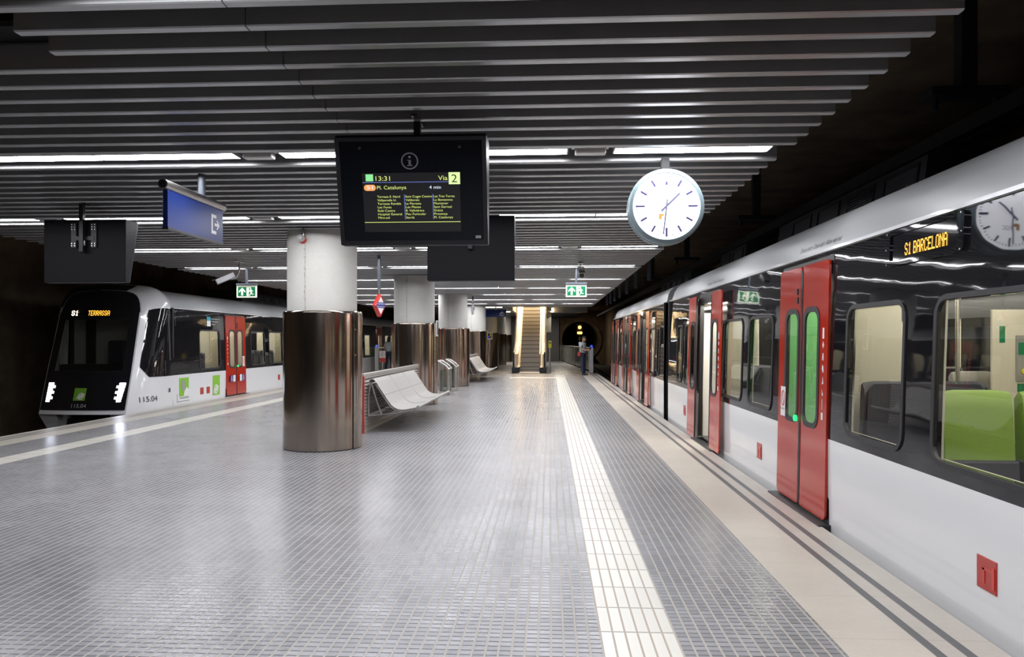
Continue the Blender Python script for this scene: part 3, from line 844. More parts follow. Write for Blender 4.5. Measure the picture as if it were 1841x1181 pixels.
# ---------------------------------------------------------------- diamond metro signs
def diamond(x, y, ang, zt, label, pole=True, h=.40, m='sign_red', th=.045):
    r = thing('diamond_sign', label, 'sign', (x, y, zt), 'red and white diamond metro signs')
    ca, sa = math.cos(ang), math.sin(ang)
    def f(u, v, o=0.0): return (x + u * ca - o * sa, y + u * sa + o * ca, zt - h / 2 + v)
    w = .125; hh = h / 2
    D = [(0, hh), (w, 0), (0, -hh), (-w, 0)]
    mb = MB(); mb.grid([[f(a * k, b * k, o) for a, b in D] for k, o in ((.97, -th), (1, -th + .005), (1, th - .005), (.97, th))], close_v=True)
    mb.add([f(a * .97, b * .97, -th) for a, b in D], [(0, 1, 2, 3)]); mb.add([f(a * .97, b * .97, th) for a, b in D], [(0, 1, 2, 3)])
    mb.build('body', m, r)
    for s in (-1, 1):
        g = lambda u, v, o=.001: f(u * (1 if s < 0 else -1), v, s * (th + o))
        MB().flat([(a * .78, b * .78) for a, b in D], g).build('white_field', 'pure_white', r)
        MB().flat([(-.10, -.045), (.10, -.045), (.10, .055), (-.10, .055)], lambda u, v: g(u, v, .002)).build('blue_plate', 'sign_blue', r)
        mb = MB(); put_text(mb, 'METRO', lambda u, v: g(u, v, .003), -.085, .012, .03, .085); put_text(mb, 'Barcelona', lambda u, v: g(u, v, .003), -.085, -.03, .022, .085)
        mb.build('lettering', 'pure_white', r, merge=False)
    if pole:
        MB().cyl((x, y, zt), (x, y, zt + .09), .008, n=8).build('rod', 'brushed', r)
        MB().box(x - .025, x + .025, y - .02, y + .02, zt + .09, 3.03).build('hanger', 'hanger', r, bevel=.004)
diamond(-3.0, 12.6, math.radians(58), 2.315, 'red and white diamond sign hanging beside the nearest column')
diamond(-2.62, 24.6, math.radians(84), 2.78, 'pale diamond sign seen edge-on, hanging beside the third column', m='pure_white', th=.035)
r = thing('framed_notice', 'small framed notice fixed to the second column', 'notice', (-2.64, 16.95, 1.8), 'framed notices on the columns')
MB().box(-2.665, -2.64, 16.86, 17.06, 1.60, 1.97).build('frame', 'pure_white', r)
MB().box(-2.64, -2.634, 16.88, 17.04, 1.63, 1.94).build('print', 'ink', r)
r = thing('framed_notice', 'small white framed colour notice on the fifth column', 'notice', (-2.78, 37.15, 1.7), 'framed notices on the columns')
MB().box(-3.21, -2.93, 37.035, 37.075, 1.55, 1.93).build('frame', 'pure_white', r)
MB().box(-3.17, -2.97, 37.03, 37.036, 1.62, 1.86).build('print', 'ink', r)
MB().box(-3.155, -3.09, 37.025, 37.03, 1.65, 1.74).build('blue_patch', 'royal', r)
MB().box(-3.07, -2.99, 37.025, 37.03, 1.7, 1.84).build('yellow_patch', 'yellow', r)

# ---------------------------------------------------------------- escalator
def escalator():
    r = thing('escalator', 'escalator with dark steps and lit cream sides, straight ahead', 'escalator', (-.93, 33.6, 0))
    xs0, xs1 = -1.40, -.46
    y = 34.2; z = 0.02; run, rise = .272, .2
    MB().box(-1.42, -.44, 33.3, 34.25, 0, .02).build('comb_plate', 'brushed', r)
    n = 28
    for i in range(n):
        ya = y + i * run; za = z + i * rise
        if i < 3: za = z + i * rise * (.35 + .2 * i)
        if i >= 3: za = z + (i - .6) * rise
        zb = za + (rise if i >= 3 else rise * .6)
        mb = MB(); mb.box(xs0, xs1, ya, ya + run + .03, za - .05, zb)
        for k in range(18):
            xx = xs0 + .02 + k * (xs1 - xs0 - .04) / 17
            mb.box(xx - .006, xx + .006, ya - .008, ya + .004, za, zb - .03)
        s = mb.build('step', 'step', r)
        MB().box(xs0, xs1, ya - .012, ya + .03, zb - .028, zb + .003).build('tread_edge', 'step_edge', s)
    sl = rise / run
    for nm, a, b in (('l', -1.72, -1.41), ('r', -.45, -.17)):
        # skirt and solid balustrade with lit inner face
        pr = [(33.45, 0), (33.45, .25), (33.7, .86), (34.2, .94), (34.9, 1.05), (35.6, 1.42), (41.8, 1.42 + 6.2 * sl), (41.8, .3 + 6.2 * sl), (35.6, .0)]
        inner = a + .19 if nm == 'l' else a
        MB().prism(pr, lambda p, q: (a if nm == 'l' else a + .12, p, q), lambda p, q: (b if nm == 'r' else b - .12, p, q)).build('balustrade', 'balustrade', r)
        MB().prism([(34.0, .02), (34.0, .18), (35.2, .36), (41.8, .38 + 6.5 * sl), (41.8, 6.0 * sl - .2), (35.4, .0)], lambda p, q: (a if nm == 'r' else b - .12, p, q), lambda p, q: (a + .12 if nm == 'r' else b, p, q)).build('skirt_panel', 'balustrade', r)
        ix = (a + .195, a + .215) if nm == 'l' else (a - .02, a)
        MB().prism([(34.2, .86), (35.0, .98), (35.6, 1.33), (41.8, 1.33 + 6.2 * sl), (41.8, 1.36 + 6.2 * sl), (35.6, 1.36), (35.0, 1.01), (34.2, .89)], lambda p, q: (ix[0], p, q), lambda p, q: (ix[1], p, q)).build('light_strip', 'strip_light', r)
        hx = (a + .06) if nm == 'l' else (b - .06)
        MB().tube([(hx, 34.0, .18), (hx, 33.55, .2), (hx, 33.36, .34), (hx, 33.32, .6), (hx, 33.42, .86), (hx, 33.75, .98), (hx, 34.3, 1.02), (hx, 35.0, 1.14), (hx, 35.6, 1.47), (hx, 41.8, 1.47 + 6.2 * sl)], .04, 10).build('handrail', 'handrail', r, smooth=50)
        MB().box(a - .02, b + .02, 33.3, 34.0, 0, .27).build('newel_box', 'black', r, bevel=.03)
    MB().box(-1.95, -1.76, 34.6, 44, 2.95, 7).build('wall_shaft', 'cream', kind='structure')
    MB().box(-.12, .1, 34.6, 44, 2.95, 7).build('wall_shaft', 'cream', kind='structure')
    MB().prism([(34.6, 5.2), (44, 7.0), (44, 7.2), (34.6, 5.4)], lambda p, q: (-1.95, p, q), lambda p, q: (.1, p, q)).build('ceiling_shaft', 'cream', kind='structure')
    MB().box(-1.95, .1, 34.55, 34.62, 3.2, 5.4).build('wall_shaft', 'cream', kind='structure')
escalator()
r = thing('yellow_post_box', 'yellow box on a thin steel post right of the escalator', 'validator', (.02, 33.4, 0))
MB().cyl((.02, 33.4, 0), (.02, 33.4, 1.15), .035, n=14).build('post', 'brushed', r, smooth=50)
MB().box(-.055, .095, 33.33, 33.47, 1.15, 1.48).build('box', 'yellow', r, bevel=.01)
MB().box(-.03, .07, 33.32, 33.33, 1.36, 1.42).build('label_plate', 'ink', r)
r = thing('globe_lamp', 'warm glowing round lamp under the beam right of the escalator', 'lamp', (.12, 36.2, 3.1))
MB().lathe((.12, 36.2, 3.02), [(.001, -.11), (.07, -.09), (.1, 0), (.07, .09), (.001, .11)], 20).build('globe', 'globe', r, smooth=60)
MB().cyl((.12, 36.2, 3.1), (.12, 36.2, 3.25), .03, n=10).build('mount', 'dark_metal', r)
for i, (x, y, w) in enumerate(((-3.6, 35.4, 1.3), (-3.6, 41.0, 1.4))):
    r = thing('lobby_light', ['near long lobby light behind the far blue sign', 'farther long lobby light behind the far blue sign'][i], 'ceiling light', (x, y, 3.15), 'lobby lights beyond the platform')
    MB().box(x, x + w, y - .1, y + .1, 3.14, 3.21).build('housing', 'housing', r)
    MB().box(x + .02, x + w - .02, y - .07, y + .07, 3.11, 3.14).build('diffuser', 'lobby_lamp', r)
# glass railing at the end of the platform, closing towards the tunnel
def railing(pts, label, sx):
    p0 = pts[0]
    r = thing('glass_railing', label, 'railing', (p0[0], p0[1], 0), 'glass railings at the platform end')
    MB().tube([(x, y, 1.15) for x, y in pts], .025, 8).build('top_rail', 'brushed', r, smooth=40)
    for (xa, ya), (xb, yb) in zip(pts, pts[1:]):
        MB().add([(xa, ya, .08), (xb, yb, .08), (xb, yb, 1.10), (xa, ya, 1.10), (xa + .012, ya, .08), (xb + .012, yb, .08), (xb + .012, yb, 1.10), (xa + .012, ya, 1.10)],
                 [(0, 1, 2, 3), (4, 5, 6, 7), (0, 1, 5, 4), (3, 2, 6, 7), (0, 3, 7, 4), (1, 2, 6, 5)]).build('glass_panel', 'rail_glass', r)
        MB().cyl((xb, yb, 0), (xb, yb, 1.15), .028, n=10).build('post', 'brushed', r, smooth=40)
    x, y = p0
    b = MB().box(x - .09, x + .09, y - .05, y + .05, 0, 1.17).build('end_post', 'housing', r, bevel=.01)
    MB().cyl((x, y - .052, 1.22), (x, y + .02, 1.22), .075, n=20).build('blue_mark', 'royal', b, smooth=40)
    MB().box(x - .02, x + .02, y - .058, y - .052, 1.19, 1.27).build('white_mark', 'pure_white', b)
railing([(1.93, 33.6), (1.9, 35.2), (1.72, 38.2), (1.45, 42), (1.1, 47), (.8, 54)], 'glass railing from the track edge to the dark wall, behind the standing man', 1)
railing([(-8.25, 34.2), (-8.2, 36.2), (-8.1, 40), (-7.9, 46), (-7.6, 54)], 'glass railing with grey end post, before the left train', -1)
MB().prism([(-8.45, 33.4), (-7.79, 33.4), (-7.79, 40), (-7.2, 55), (-7.8, 55), (-8.3, 40)], lambda a, b: (a, b, -.12), lambda a, b: (a, b, 0)).build('floor', 'tile', kind='structure')
# no-entry notice by the left platform end
r = thing('pedestrian_sign', 'red and white sign with walking figure in a ring, on a post', 'sign', (-7.9, 33.9, 0))
MB().cyl((-7.9, 33.9, 0), (-7.9, 33.9, .95), .03, n=12).build('post', 'brushed', r, smooth=40)
MB().box(-8.045, -7.755, 33.85, 33.87, .47, 1.0).build('board', 'pure_white', r)
MB().box(-8.045, -7.755, 33.845, 33.85, .47, .68).build('red_field', 'sign_red', r)
mb = MB(); n = 28
ring(mb, [(-7.9 + .12 * math.cos(2 * PI * i / n), .84 + .12 * math.sin(2 * PI * i / n)) for i in range(n)], [(-7.9 + .10 * math.cos(2 * PI * i / n), .84 + .10 * math.sin(2 * PI * i / n)) for i in range(n)], lambda o, a, b: (a, 33.848 - o, b), 0, .004)
mb.build('ring_mark', 'sign_red', r)
mb = MB(); f = lambda a, b: (-7.9 + a, 33.846, .84 + b)
for P in ([(.014 * math.cos(2 * PI * i / 10), .062 + .014 * math.sin(2 * PI * i / 10)) for i in range(10)], [(-.018, .045), (.018, .045), (.014, -.01), (-.014, -.01)], [(-.014, -.01), (.0, -.01), (-.03, -.08), (-.045, -.075)],
          [(.0, -.01), (.014, -.01), (.045, -.075), (.03, -.08)], [(.018, .045), (.045, .0), (.036, -.004), (.012, .03)], [(-.018, .045), (-.045, .0), (-.036, -.004), (-.012, .03)]): mb.flat(P, f)
mb.build('walking_figure', 'ink', r, merge=False)
mb = MB(); put_text(mb, 'Prohibit el pas', lambda a, b: (-7.9 + a, 33.843, .56 + b), -.11, 0, .05, .11); mb.build('lettering', 'ink', r, merge=False)
# amber track signal
r = thing('track_signal', 'amber two-lamp track signal with yellow plate behind the standing man', 'signal', (1.66, 40.0, 0))
MB().cyl((1.66, 40.0, -1.2), (1.66, 40.0, 2.3), .04, n=12).build('post', 'dark_metal', r, smooth=40)
MB().box(1.5, 1.82, 40.0, 40.12, 1.78, 2.42).build('backboard', 'black', r, bevel=.02)
MB().box(1.53, 1.79, 39.92, 40.0, 1.86, 1.98).build('lamp', 'signal', r, bevel=.03)
MB().cyl((1.66, 39.92, 2.22), (1.66, 40.0, 2.22), .085, n=20).build('lamp', 'signal', r, smooth=40)
MB().box(1.59, 1.70, 39.93, 39.97, 1.50, 1.70).build('yellow_plate', 'yellow', r)
MB().box(1.59, 1.70, 39.93, 39.97, 1.28, 1.42).build('white_plate', 'pure_white', r)

# ---------------------------------------------------------------- overhead line supports above the right track
for i, y in enumerate((7.0, 13.9, 20.8, 27.7)):
    r = thing('overhead_hanger', f'dark overhead line hanger above the right train, {ORD[i + 1]} from the camera', 'overhead hanger', (3.9, y, 4.9), 'overhead line hangers')
    MB().box(3.83, 3.97, y - .07, y + .07, 3.86, 4.92).build('post', 'dark_metal', r)
    MB().box(3.55, 4.25, y - .1, y + .1, 3.78, 3.86).build('bracket', 'dark_metal', r)
    for x in (3.62, 4.18): MB().cyl((x, y, 3.66), (x, y, 3.78), .03, n=10).build('insulator', 'dark_metal', r, smooth=40)
tag(MB().box(3.84, 3.96, -7, 59, 3.42, 3.56).build('overhead_rail', 'dark_metal'), 'rigid dark overhead rail running above the right train', 'overhead rail')
for x, z, nm in ((5.6, 4.2, 'upper dark cable tray along the right tunnel wall'), (5.9, 3.7, 'lower dark cable tray along the right tunnel wall')):
    tag(MB().box(x, x + .35, -7, 59, z, z + .08).build('cable_tray', 'dark_metal'), nm, 'cable tray', 'cable trays on the tunnel wall')
for i, y in enumerate((17.5, 20.2, 22.6, 24.8, 26.8, 28.6, 30.3)):
    tag(MB().box(2.35, 2.43, y, y + .08, 2.95, 4.92).build('ceiling_rod', 'hanger'), f'dark vertical rod beside the slat ceiling edge, {ORD[i + 1]} from the camera', 'ceiling rod', 'vertical rods over the right track')
# ---------------------------------------------------------------- trains
WID = 2.72
FRONT = .70
def sx(z):
    return 0.0 if z < .7 else .05 * ((z - .7) / 1.54) ** 1.2
ROOFP = [(.05, 2.235), (.045, 2.262), (.075, 2.275), (.115, 2.42), (.16, 2.5), (.23, 2.565), (.33, 2.615), (.5, 2.66), (.8, 2.70), (1.25, 2.72)]

class Train:
    def __init__(s, name, label, X0, sg, loc):
        s.X0 = X0; s.sg = sg
        s.root = thing(name, label, 'train', loc)
        s.nwin = 0
    def T(s, x, y, z): return (s.X0 + s.sg * x, y, z)
    def S(s, off=0.0):                 # (y, z) -> point on the outer side skin, off metres proud
        return lambda y, z: s.T(sx(z) - off, y, z)
    def mb(s): return MB(s.T)
    def slab(s, mb, y0, y1, z0, z1, xo, xi):
        zs = [z0] + [z for z in (.7, 1.0, 1.3, 1.6, 1.9) if z0 < z < z1] + [z1]
        for za, zb in zip(zs, zs[1:]):
            P = [(xo + sx(z), y, z) for z in (za, zb) for y in (y0, y1)] + [(xi + sx(z), y, z) for z in (za, zb) for y in (y0, y1)]
            mb.add(P, [(0, 1, 3, 2), (4, 6, 7, 5), (0, 2, 6, 4), (1, 5, 7, 3), (0, 4, 5, 1), (2, 3, 7, 6)])
    def panel(s, name, m, y0, y1, z0, z1, holes, xo, xi, parent=None, smooth=30):
        mb = s.mb(); cur = y0
        for a, b, c, d in sorted(holes):
            if b <= y0 or a >= y1: continue
            c = max(c, z0); d = min(d, z1)
            if a > cur: s.slab(mb, cur, a, z0, z1, xo, xi)
            if c > z0: s.slab(mb, a, b, z0, c, xo, xi)
            if d < z1: s.slab(mb, a, b, d, z1, xo, xi)
            cur = b
        if cur < y1: s.slab(mb, cur, y1, z0, z1, xo, xi)
        return mb.build(name, m, parent or s.root, smooth=smooth)
    def window(s, y0, y1, z0=.77, z1=1.77, parent=None):
        w = .032
        mb = s.mb(); fn = lambda x, y, z: (x + sx(z), y, z)
        ring(mb, rrect(y0, y1, z0, z1, .13), rrect(y0 + w, y1 - w, z0 + w, z1 - w, .09), fn, -.010, .014)
        f = mb.build('window', 'rubber', s.root, smooth=40)
        mb = s.mb()
        mb.add([fn(.004, y, z) for y, z in rrect(y0 + w * .6, y1 - w * .6, z0 + w * .6, z1 - w * .6, .08)], [tuple(range(24))])
        mb.build('pane', 'glass', f)
    def leaf(s, y0, y1, toward, proud, extras=None):
        """toward = +1 if the door joint is at the larger y"""
        za, zb = .03, 2.165
        w = y1 - y0
        wa, wb = (y0 + .31 * w, y1 - .09 * w) if toward > 0 else (y0 + .09 * w, y1 - .31 * w)
        fn = lambda x, y, z: (x - proud + .045 * z / 2.2, y, z)
        mb = s.mb(); ring(mb, rrect(y0, y1, za, zb, .05), rrect(wa, wb, .76, 1.78, .11), fn, 0, .018)
        d = mb.build('door_leaf', 'red', s.root, smooth=40)
        mb = s.mb(); ring(mb, rrect(wa - .012, wb + .012, .748, 1.792, .12), rrect(wa + .032, wb - .032, .79, 1.745, .09), fn, -.006, .012)
        mb.build('window_seal', 'rubber', d, smooth=40)
        mb = s.mb(); mb.add([fn(.002, y, z) for y, z in rrect(wa + .03, wb - .03, .78, 1.755, .09)], [tuple(range(24))]); mb.build('pane', 'glass', d)
        mb = s.mb(); e = y1 if toward > 0 else y0
        mb.add([fn(x, e + dy, z) for z in (.05, 2.13) for dy in (-.014, .014) for x in (-.004, .018)], [(0, 2, 3, 1), (4, 5, 7, 6), (0, 1, 5, 4), (2, 6, 7, 3), (0, 4, 6, 2), (1, 3, 7, 5)])
        mb.build('edge_seal', 'rubber', d)
        g = lambda y, z, o=.003: s.T(-proud - o + .045 * z / 2.2, y, z)
        return d, g, wa, wb
    def icons(s, d, g, yc):
        mb = MB()
        shapes = [[(-.03, -.045), (.03, -.045), (.03, .045), (-.03, .045)], [(-.03, 0), (0, -.03), (.03, 0), (0, .035)], [(-.025, -.03), (-.01, -.03), (0, .0), (.02, -.03), (.03, -.025), (.01, .035), (-.015, .03)],
                  [(-.03, -.03), (.0, -.03), (.03, .0), (.015, .035), (-.02, .02)], [(-.03, -.028), (.03, -.028), (.005, -.01), (.0, .035), (-.015, .02)], [(-.03, -.02), (.02, -.03), (.01, -.01), (.02, .03), (.005, .01)],
                  [(-.006, -.045), (.006, -.045), (.006, .045), (-.006, .045)], [(-.03, -.03), (.03, -.03), (.03, .03), (-.03, .03)]]
        for i, P in enumerate(shapes):
            zc = 1.56 - i * .098
            mb.flat([(yc + a * .62, zc + b) for a, b in P], g)
            if i in (0, 7):
                pass
        mb.build('white_pictograms', 'pure_white', d, merge=False)
    def door(s, yc, opened, green=True, pictos=True, sticker=False):
        h = .618
        if opened: leaves = ((yc - 1.085, yc - .50, 1), (yc + .50, yc + 1.085, -1)); proud = .08
        else: leaves = ((yc - h, yc - .008, 1), (yc + .008, yc + h, -1)); proud = .032
        for i, (a, b, t) in enumerate(leaves):
            d, g, wa, wb = s.leaf(a, b, t, proud)
            if i == 0 and pictos: s.icons(d, g, a + .09)
            if i == 1 and sticker:
                mb = MB(); mb.flat([(b - .10, .78), (b - .235, .78), (b - .235, 1.06), (b - .10, 1.06)], lambda y, z: g(y, z, .008)); st = mb.build('sticker', 'pure_white', d)
                mb = MB(); n = 20; cy = b - .168
                ring(mb, [(cy + .05 * math.cos(2 * PI * k / n), .95 + .075 * math.sin(2 * PI * k / n)) for k in range(n)], [(cy + .042 * math.cos(2 * PI * k / n), .95 + .063 * math.sin(2 * PI * k / n)) for k in range(n)], lambda o, y, z: g(y, z, .009 + o), 0, .002)
                mb.flat([(cy - .035, .90), (cy - .027, .895), (cy + .037, 1.0), (cy + .029, 1.005)], lambda y, z: g(y, z, .0105))
                mb.build('prohibition_ring', 'sign_red', st, merge=False)
                mb = MB(); put_text(mb, 'Prohibit', lambda u, v: g(b - .11 - u if s.sg > 0 else b - .225 + u, v, .0105), .0, .84, .018, .11); mb.build('lettering', 'ink', st, merge=False)
        if not opened:
            mb = s.mb(); mb.cyl((-.055 + .02, yc + .035, .80), (-.075 + .02, yc + .035, .80), .028, n=20); mb.build('door_button', 'green_led', s.root, smooth=40)
            mb = s.mb()
            for z in (1.86, 1.94): mb.add([(-.012 + x, yc + .05 + y, z + dz) for x in (0, -.012) for y in (-.014, .014) for dz in (-.028, .028)], [(0, 1, 3, 2), (4, 6, 7, 5), (0, 4, 5, 1), (2, 3, 7, 6), (0, 2, 6, 4), (1, 5, 7, 3)])
            mb.build('door_lock', 'black', s.root)
        mb = s.mb(); mb.box(-.10, .06, yc - .68, yc + .68, -.05, .012); mb.build('door_sill', 'rubber', s.root, bevel=.006)
        if opened:
            mb = s.mb(); mb.box(.12, .22, yc - .45, yc + .55, 2.06, 2.098); mb.build('doorway_fill', 'lamp_in', s.root)  # glowing box added inside to whiten the open doorway
        # black door frame round the opening
        mb = s.mb(); ring(mb, rrect(yc - .64, yc + .64, .0, 2.2, .03), rrect(yc - .575, yc + .575, .03, 2.05, .03), lambda x, y, z: (x + sx(z), y, z), -.004, .055)
        mb.build('door_frame', 'black', s.root)
    def car(s, y0, y1, doors, windows, hatches=(), far=None, r0=.5, r1=.5):
        R = s.root
        dh = [(d - .60, d + .60, .03, 2.13) for d in doors]
        wh = [(a + .035, b - .035, .805, 1.735) for a, b in windows]
        dlow = [(a, b, c, .7) for a, b, c, d in dh]
        s.panel('lower_side', 'white', y0, y1, -.72, .70, dlow, 0, .04)
        s.panel('black_side_band', 'band', y0, y1, .70, 2.235, dh + wh, 0, .04)
        s.panel('inner_lining', 'cream', y0 + .02, y1 - .02, .03, 2.10, dh + wh, .042, .055)
        # the far side: dark windows in a cream wall, black and white outside
        fx = WID - .09
        for nm, m, za, zb in (('far_lower_side', 'white', -.72, .70), ('far_black_band', 'band', .70, 2.235)):
            mb = s.mb(); mb.box(WID - .06, WID, y0, y1, za, zb); mb.build(nm, m, R)
        mb = s.mb(); mb.box(fx, WID - .062, y0 + .02, y1 - .02, .03, 2.10); mb.build('far_lining', 'cream', R)
        mb = s.mb()
        for a, b in (far or windows):
            mb.box(fx - .012, fx, a - .05, b + .05, .80, 1.80)
        mb.build('far_window', 'screen_glass', R, merge=False)
        mb = s.mb(); mb.box(fx - .03, fx, y0 + .05, y1 - .05, 1.76, 2.10); mb.box(fx - .30, fx, y0 + .05, y1 - .05, 2.03, 2.10); mb.build('far_upper_panel', 'black', R)
        for nm, m in (('roof', 'roof'),):
            mb = s.mb()
            P = ROOFP + [(WID - x, z) for x, z in ROOFP[::-1][1:]]
            mb.prism(P, lambda x, z: (x, y0 + (z - 2.235) * r0, z), lambda x, z: (x, y1 - (z - 2.235) * r1, z)); mb.build('roof', 'roof', R, smooth=28)
        mb = s.mb(); mb.box(.085, fx, y0 + .02, y1 - .02, -.04, .025); mb.build('inner_floor', 'floor_in', R)
        mb = s.mb(); mb.box(.085, fx, y0 + .02, y1 - .02, 2.10, 2.16); mb.build('inner_ceiling', 'cream', R)
        mb = s.mb()
        for x in (.62, WID - .68): mb.box(x, x + .07, y0 + .3, y1 - .3, 2.075, 2.10)
        mb.build('interior_light', 'lamp_in', R, merge=False)
        for yy, nm in ((y0, 'end_wall'), (y1 - .06, 'end_wall')):
            mb = s.mb(); mb.box(.01, WID - .01, yy, yy + .06, -.5, 2.25); mb.build(nm, 'black', R)
        mb = s.mb(); mb.box(.25, WID - .25, y0 + .3, y1 - .3, -1.0, -.45); mb.build('underframe', 'dark_metal', R)
        mb = s.mb()
        for hy, hz in hatches:
            mb = s.mb(); mb.box(-.006, .002, hy - .085, hy + .085, hz - .085, hz + .085)
            hb = mb.build('red_hatch', 'lockred', R, bevel=.003)
            mb = s.mb(); mb.box(-.012, -.004, hy - .075, hy - .055, hz - .06, hz + .05); mb.box(-.010, -.004, hy - .055, hy + .03, hz + .02, hz + .035); mb.box(-.010, -.004, hy + .01, hy + .03, hz - .05, hz + .03)
            mb.build('hatch_handle', 'sign_red', hb, merge=False)
    def seat(s, proto, x, y, flip):
        c = dup(proto, parent=s.root); c.location = Vector(s.T(x, y, 0)) - s.root.location
        if flip: c.rotation_euler.z = PI
        return c
    def seat_proto(s, m):
        """faces -y, local origin on the floor in the middle of the back"""
        o = s.root.location
        mb = MB()
        def P(x, y, z): return (o.x + x, o.y + y, o.z + z)
        mb.f = P
        w = .215
        rows = []
        prof = [(-.44, .40), (-.42, .46), (-.20, .44), (-.06, .47), (-.02, .62), (.0, .85), (.015, 1.08), (.03, 1.17), (.06, 1.19), (.085, 1.16), (.075, .9), (.05, .5), (.02, .38), (-.3, .36), (-.43, .37)]
        cross = [(-w, .04, .96), (-w * .97, .0, .985), (-w * .6, -.0, 1), (0, .0, 1.0), (w * .6, 0, 1), (w * .97, 0, .985), (w, .04, .96)]
        for x, dy, k in cross:
            rows.append([(x, y + dy * .4, .42 + (z - .42) * k) for y, z in prof])
        mb.grid(rows, close_v=True)
        mb.add(rows[0], [tuple(range(len(prof)))]); mb.add(rows[-1], [tuple(range(len(prof)))])
        a = mb.build('seat', m, s.root, smooth=50)
        q = MB(P); q.prism([(-.48, .36), (-.485, .46), (-.12, .50), (-.045, .58), (-.035, .76), (.10, .76), (.10, .36)], lambda b, c: (-w * 1.03, b, c), lambda b, c: (w * 1.03, b, c)); q.build('seat_cushion', 'seat_dark', a, bevel=.015)
        q = MB(P); q.box(-.05, .05, -.3, -.05, .02, .37); q.build('seat_leg', 'seat_grey', a)
        q = MB(P); q.grid([[(-w * .9, .10, .55), (-w * .9, .112, 1.1), (-w * .7, .115, 1.17)], [(w * .9, .10, .55), (w * .9, .112, 1.1), (w * .7, .115, 1.17)]])
        q.build('seat_back_shell', 'seat_dark', a)
        return a
    def screen(s, y, x0, x1, m, z1=1.92):
        mb = s.mb(); mb.box(x0, x1, y - .014, y + .014, .03, z1); mb.build('draught_screen', m, s.root, bevel=.004)
    def pole(s, x, y):
        mb = s.mb(); mb.cyl((x, y, .03), (x, y, 2.1), .018, n=12); mb.build('grab_pole', 'brushed', s.root, smooth=40)
    def bellows(s, y0, y1):
        mb = s.mb(); mb.box(.14, WID - .14, y0, y1, -.6, 2.2); mb.build('gangway_bellows', 'black', s.root)
    def nose(s, ys, dr, face=False, dome=0.0):
        """rounded cab end; ys = seam, dr = direction the train end points to"""
        H = WID / 2
        Lz = lambda z: 1.34 - .77 * max(z, -.1) / 2.65
        prof = [(0, -.06), (0, .03), (0, .25), (0, .45), (0, .70)] + [(sx(z), z) for z in (.85, 1.1, 1.4, 1.7, 1.95, 2.1, 2.235)] + [(.06, 2.30), (.10, 2.42), (.16, 2.52), (.25, 2.60), (.38, 2.655), (.6, 2.69), (.95, 2.71), (H, 2.72)]
        def pt(t, hx, z, side=1, off=0.0):
            k = 1 - (1 - FRONT) * max(t, 0) ** 2.6
            half = (H - hx) * k + off
            zz = z
            if z > 2.2: zz = z + dome * math.sin(PI * min(t, .8) / .8) * min(1, (z - 2.2) / .3) - .10 * t ** 5
            return (H - side * half, ys + dr * Lz(z) * t, zz)
        full = [(hx, z, 1) for hx, z in prof] + [(hx, z, -1) for hx, z in prof[::-1][1:]]
        ts = [0, .12, .25, .38, .5, .6, .7, .78, .85, .91, .96, 1.0]
        mb = s.mb()
        mb.grid([[pt(t, hx, z, sd) for hx, z, sd in full] for t in ts])
        nb = mb.build('cab_shell', 'white', s.root, smooth=40)
        # front face
        def fp(u, z, hx, off=0.0):
            half = (H - hx) * FRONT
            zz = z - (.10 if z > 2.2 else 0)
            return (H + u * half, ys + dr * (Lz(z) + .10 * (1 - u * u) + off), zz)
        us = [-1, -.97, -.9, -.78, -.5, -.25, 0, .25, .5, .78, .9, .97, 1]
        hole = lambda ua, ub, za, zb: face and min(ua, ub) >= -.781 and max(ua, ub) <= .781 and za >= .849 and zb <= 1.951
        def cap(name, m, u0, off, zmin, zmax, pane=False):
            mb = s.mb()
            for (ha, za), (hb, zb) in zip(prof, prof[1:]):
                if za < zmin - 1e-6 or zb > zmax + 1e-6: continue
                for a, b in zip(us, us[1:]):
                    if (hole(a, b, za, zb)) != pane: continue
                    a2, b2 = max(-u0, min(u0, a)), max(-u0, min(u0, b))
                    if a2 == b2: continue
                    mb.add([fp(a2, za, ha, off), fp(b2, za, ha, off), fp(b2, zb, hb, off), fp(a2, zb, hb, off)], [(0, 1, 2, 3)])
            return mb.build(name, m, s.root, smooth=40) if mb.V else None
        cap('front_shell', 'white', 1, 0, -.1, 3)
        cap('front_mask', 'band', .975, .014, .03, 2.71)
        if face: cap('windscreen', 'glass', .975, .014, .03, 2.71, pane=True)
        # black brow that carries the mask over onto the roof
        br = [(hx, z, 1) for hx, z in prof if z >= 2.69] + [(hx, z, -1) for hx, z in prof[::-1][1:] if z >= 2.3]
        mb = s.mb(); rows = []
        for tt in (.6, .7, .78, .85, .91, .96, 1.0):
            row = []
            for hx, z, sd in br:
                x, y, zz = pt(tt, hx, z, sd); row.append((x, y, zz + .008))
            rows.append(row)
        mb.grid(rows); mb.build('roof_brow', 'band', s.root, smooth=40)
        # skirts and coupler below
        for sd in (-1, 1):
            mb = s.mb(); c = H + sd * .78
            A = [(c - .20, ys + dr * 1.33, -.06), (c + .22, ys + dr * 1.3, -.06), (c + .13, ys + dr * .2, -.06), (c - .14, ys + dr * .2, -.06)]
            B = [(c - .10, ys + dr * 1.1, -.50), (c + .10, ys + dr * 1.1, -.50), (c + .1, ys + dr * .2, -.55), (c - .1, ys + dr * .2, -.55)]
            mb.grid([A, B], close_v=True); mb.add(A, [(0, 1, 2, 3)]); mb.add(B, [(0, 1, 2, 3)]); mb.build('front_skirt', 'white', s.root)
        ya, yb = sorted((ys, ys + dr * .9))
        mb = s.mb(); mb.box(.35, WID - .35, ya, yb, -.9, -.2)
        mb.build('cab_underframe', 'black', s.root)
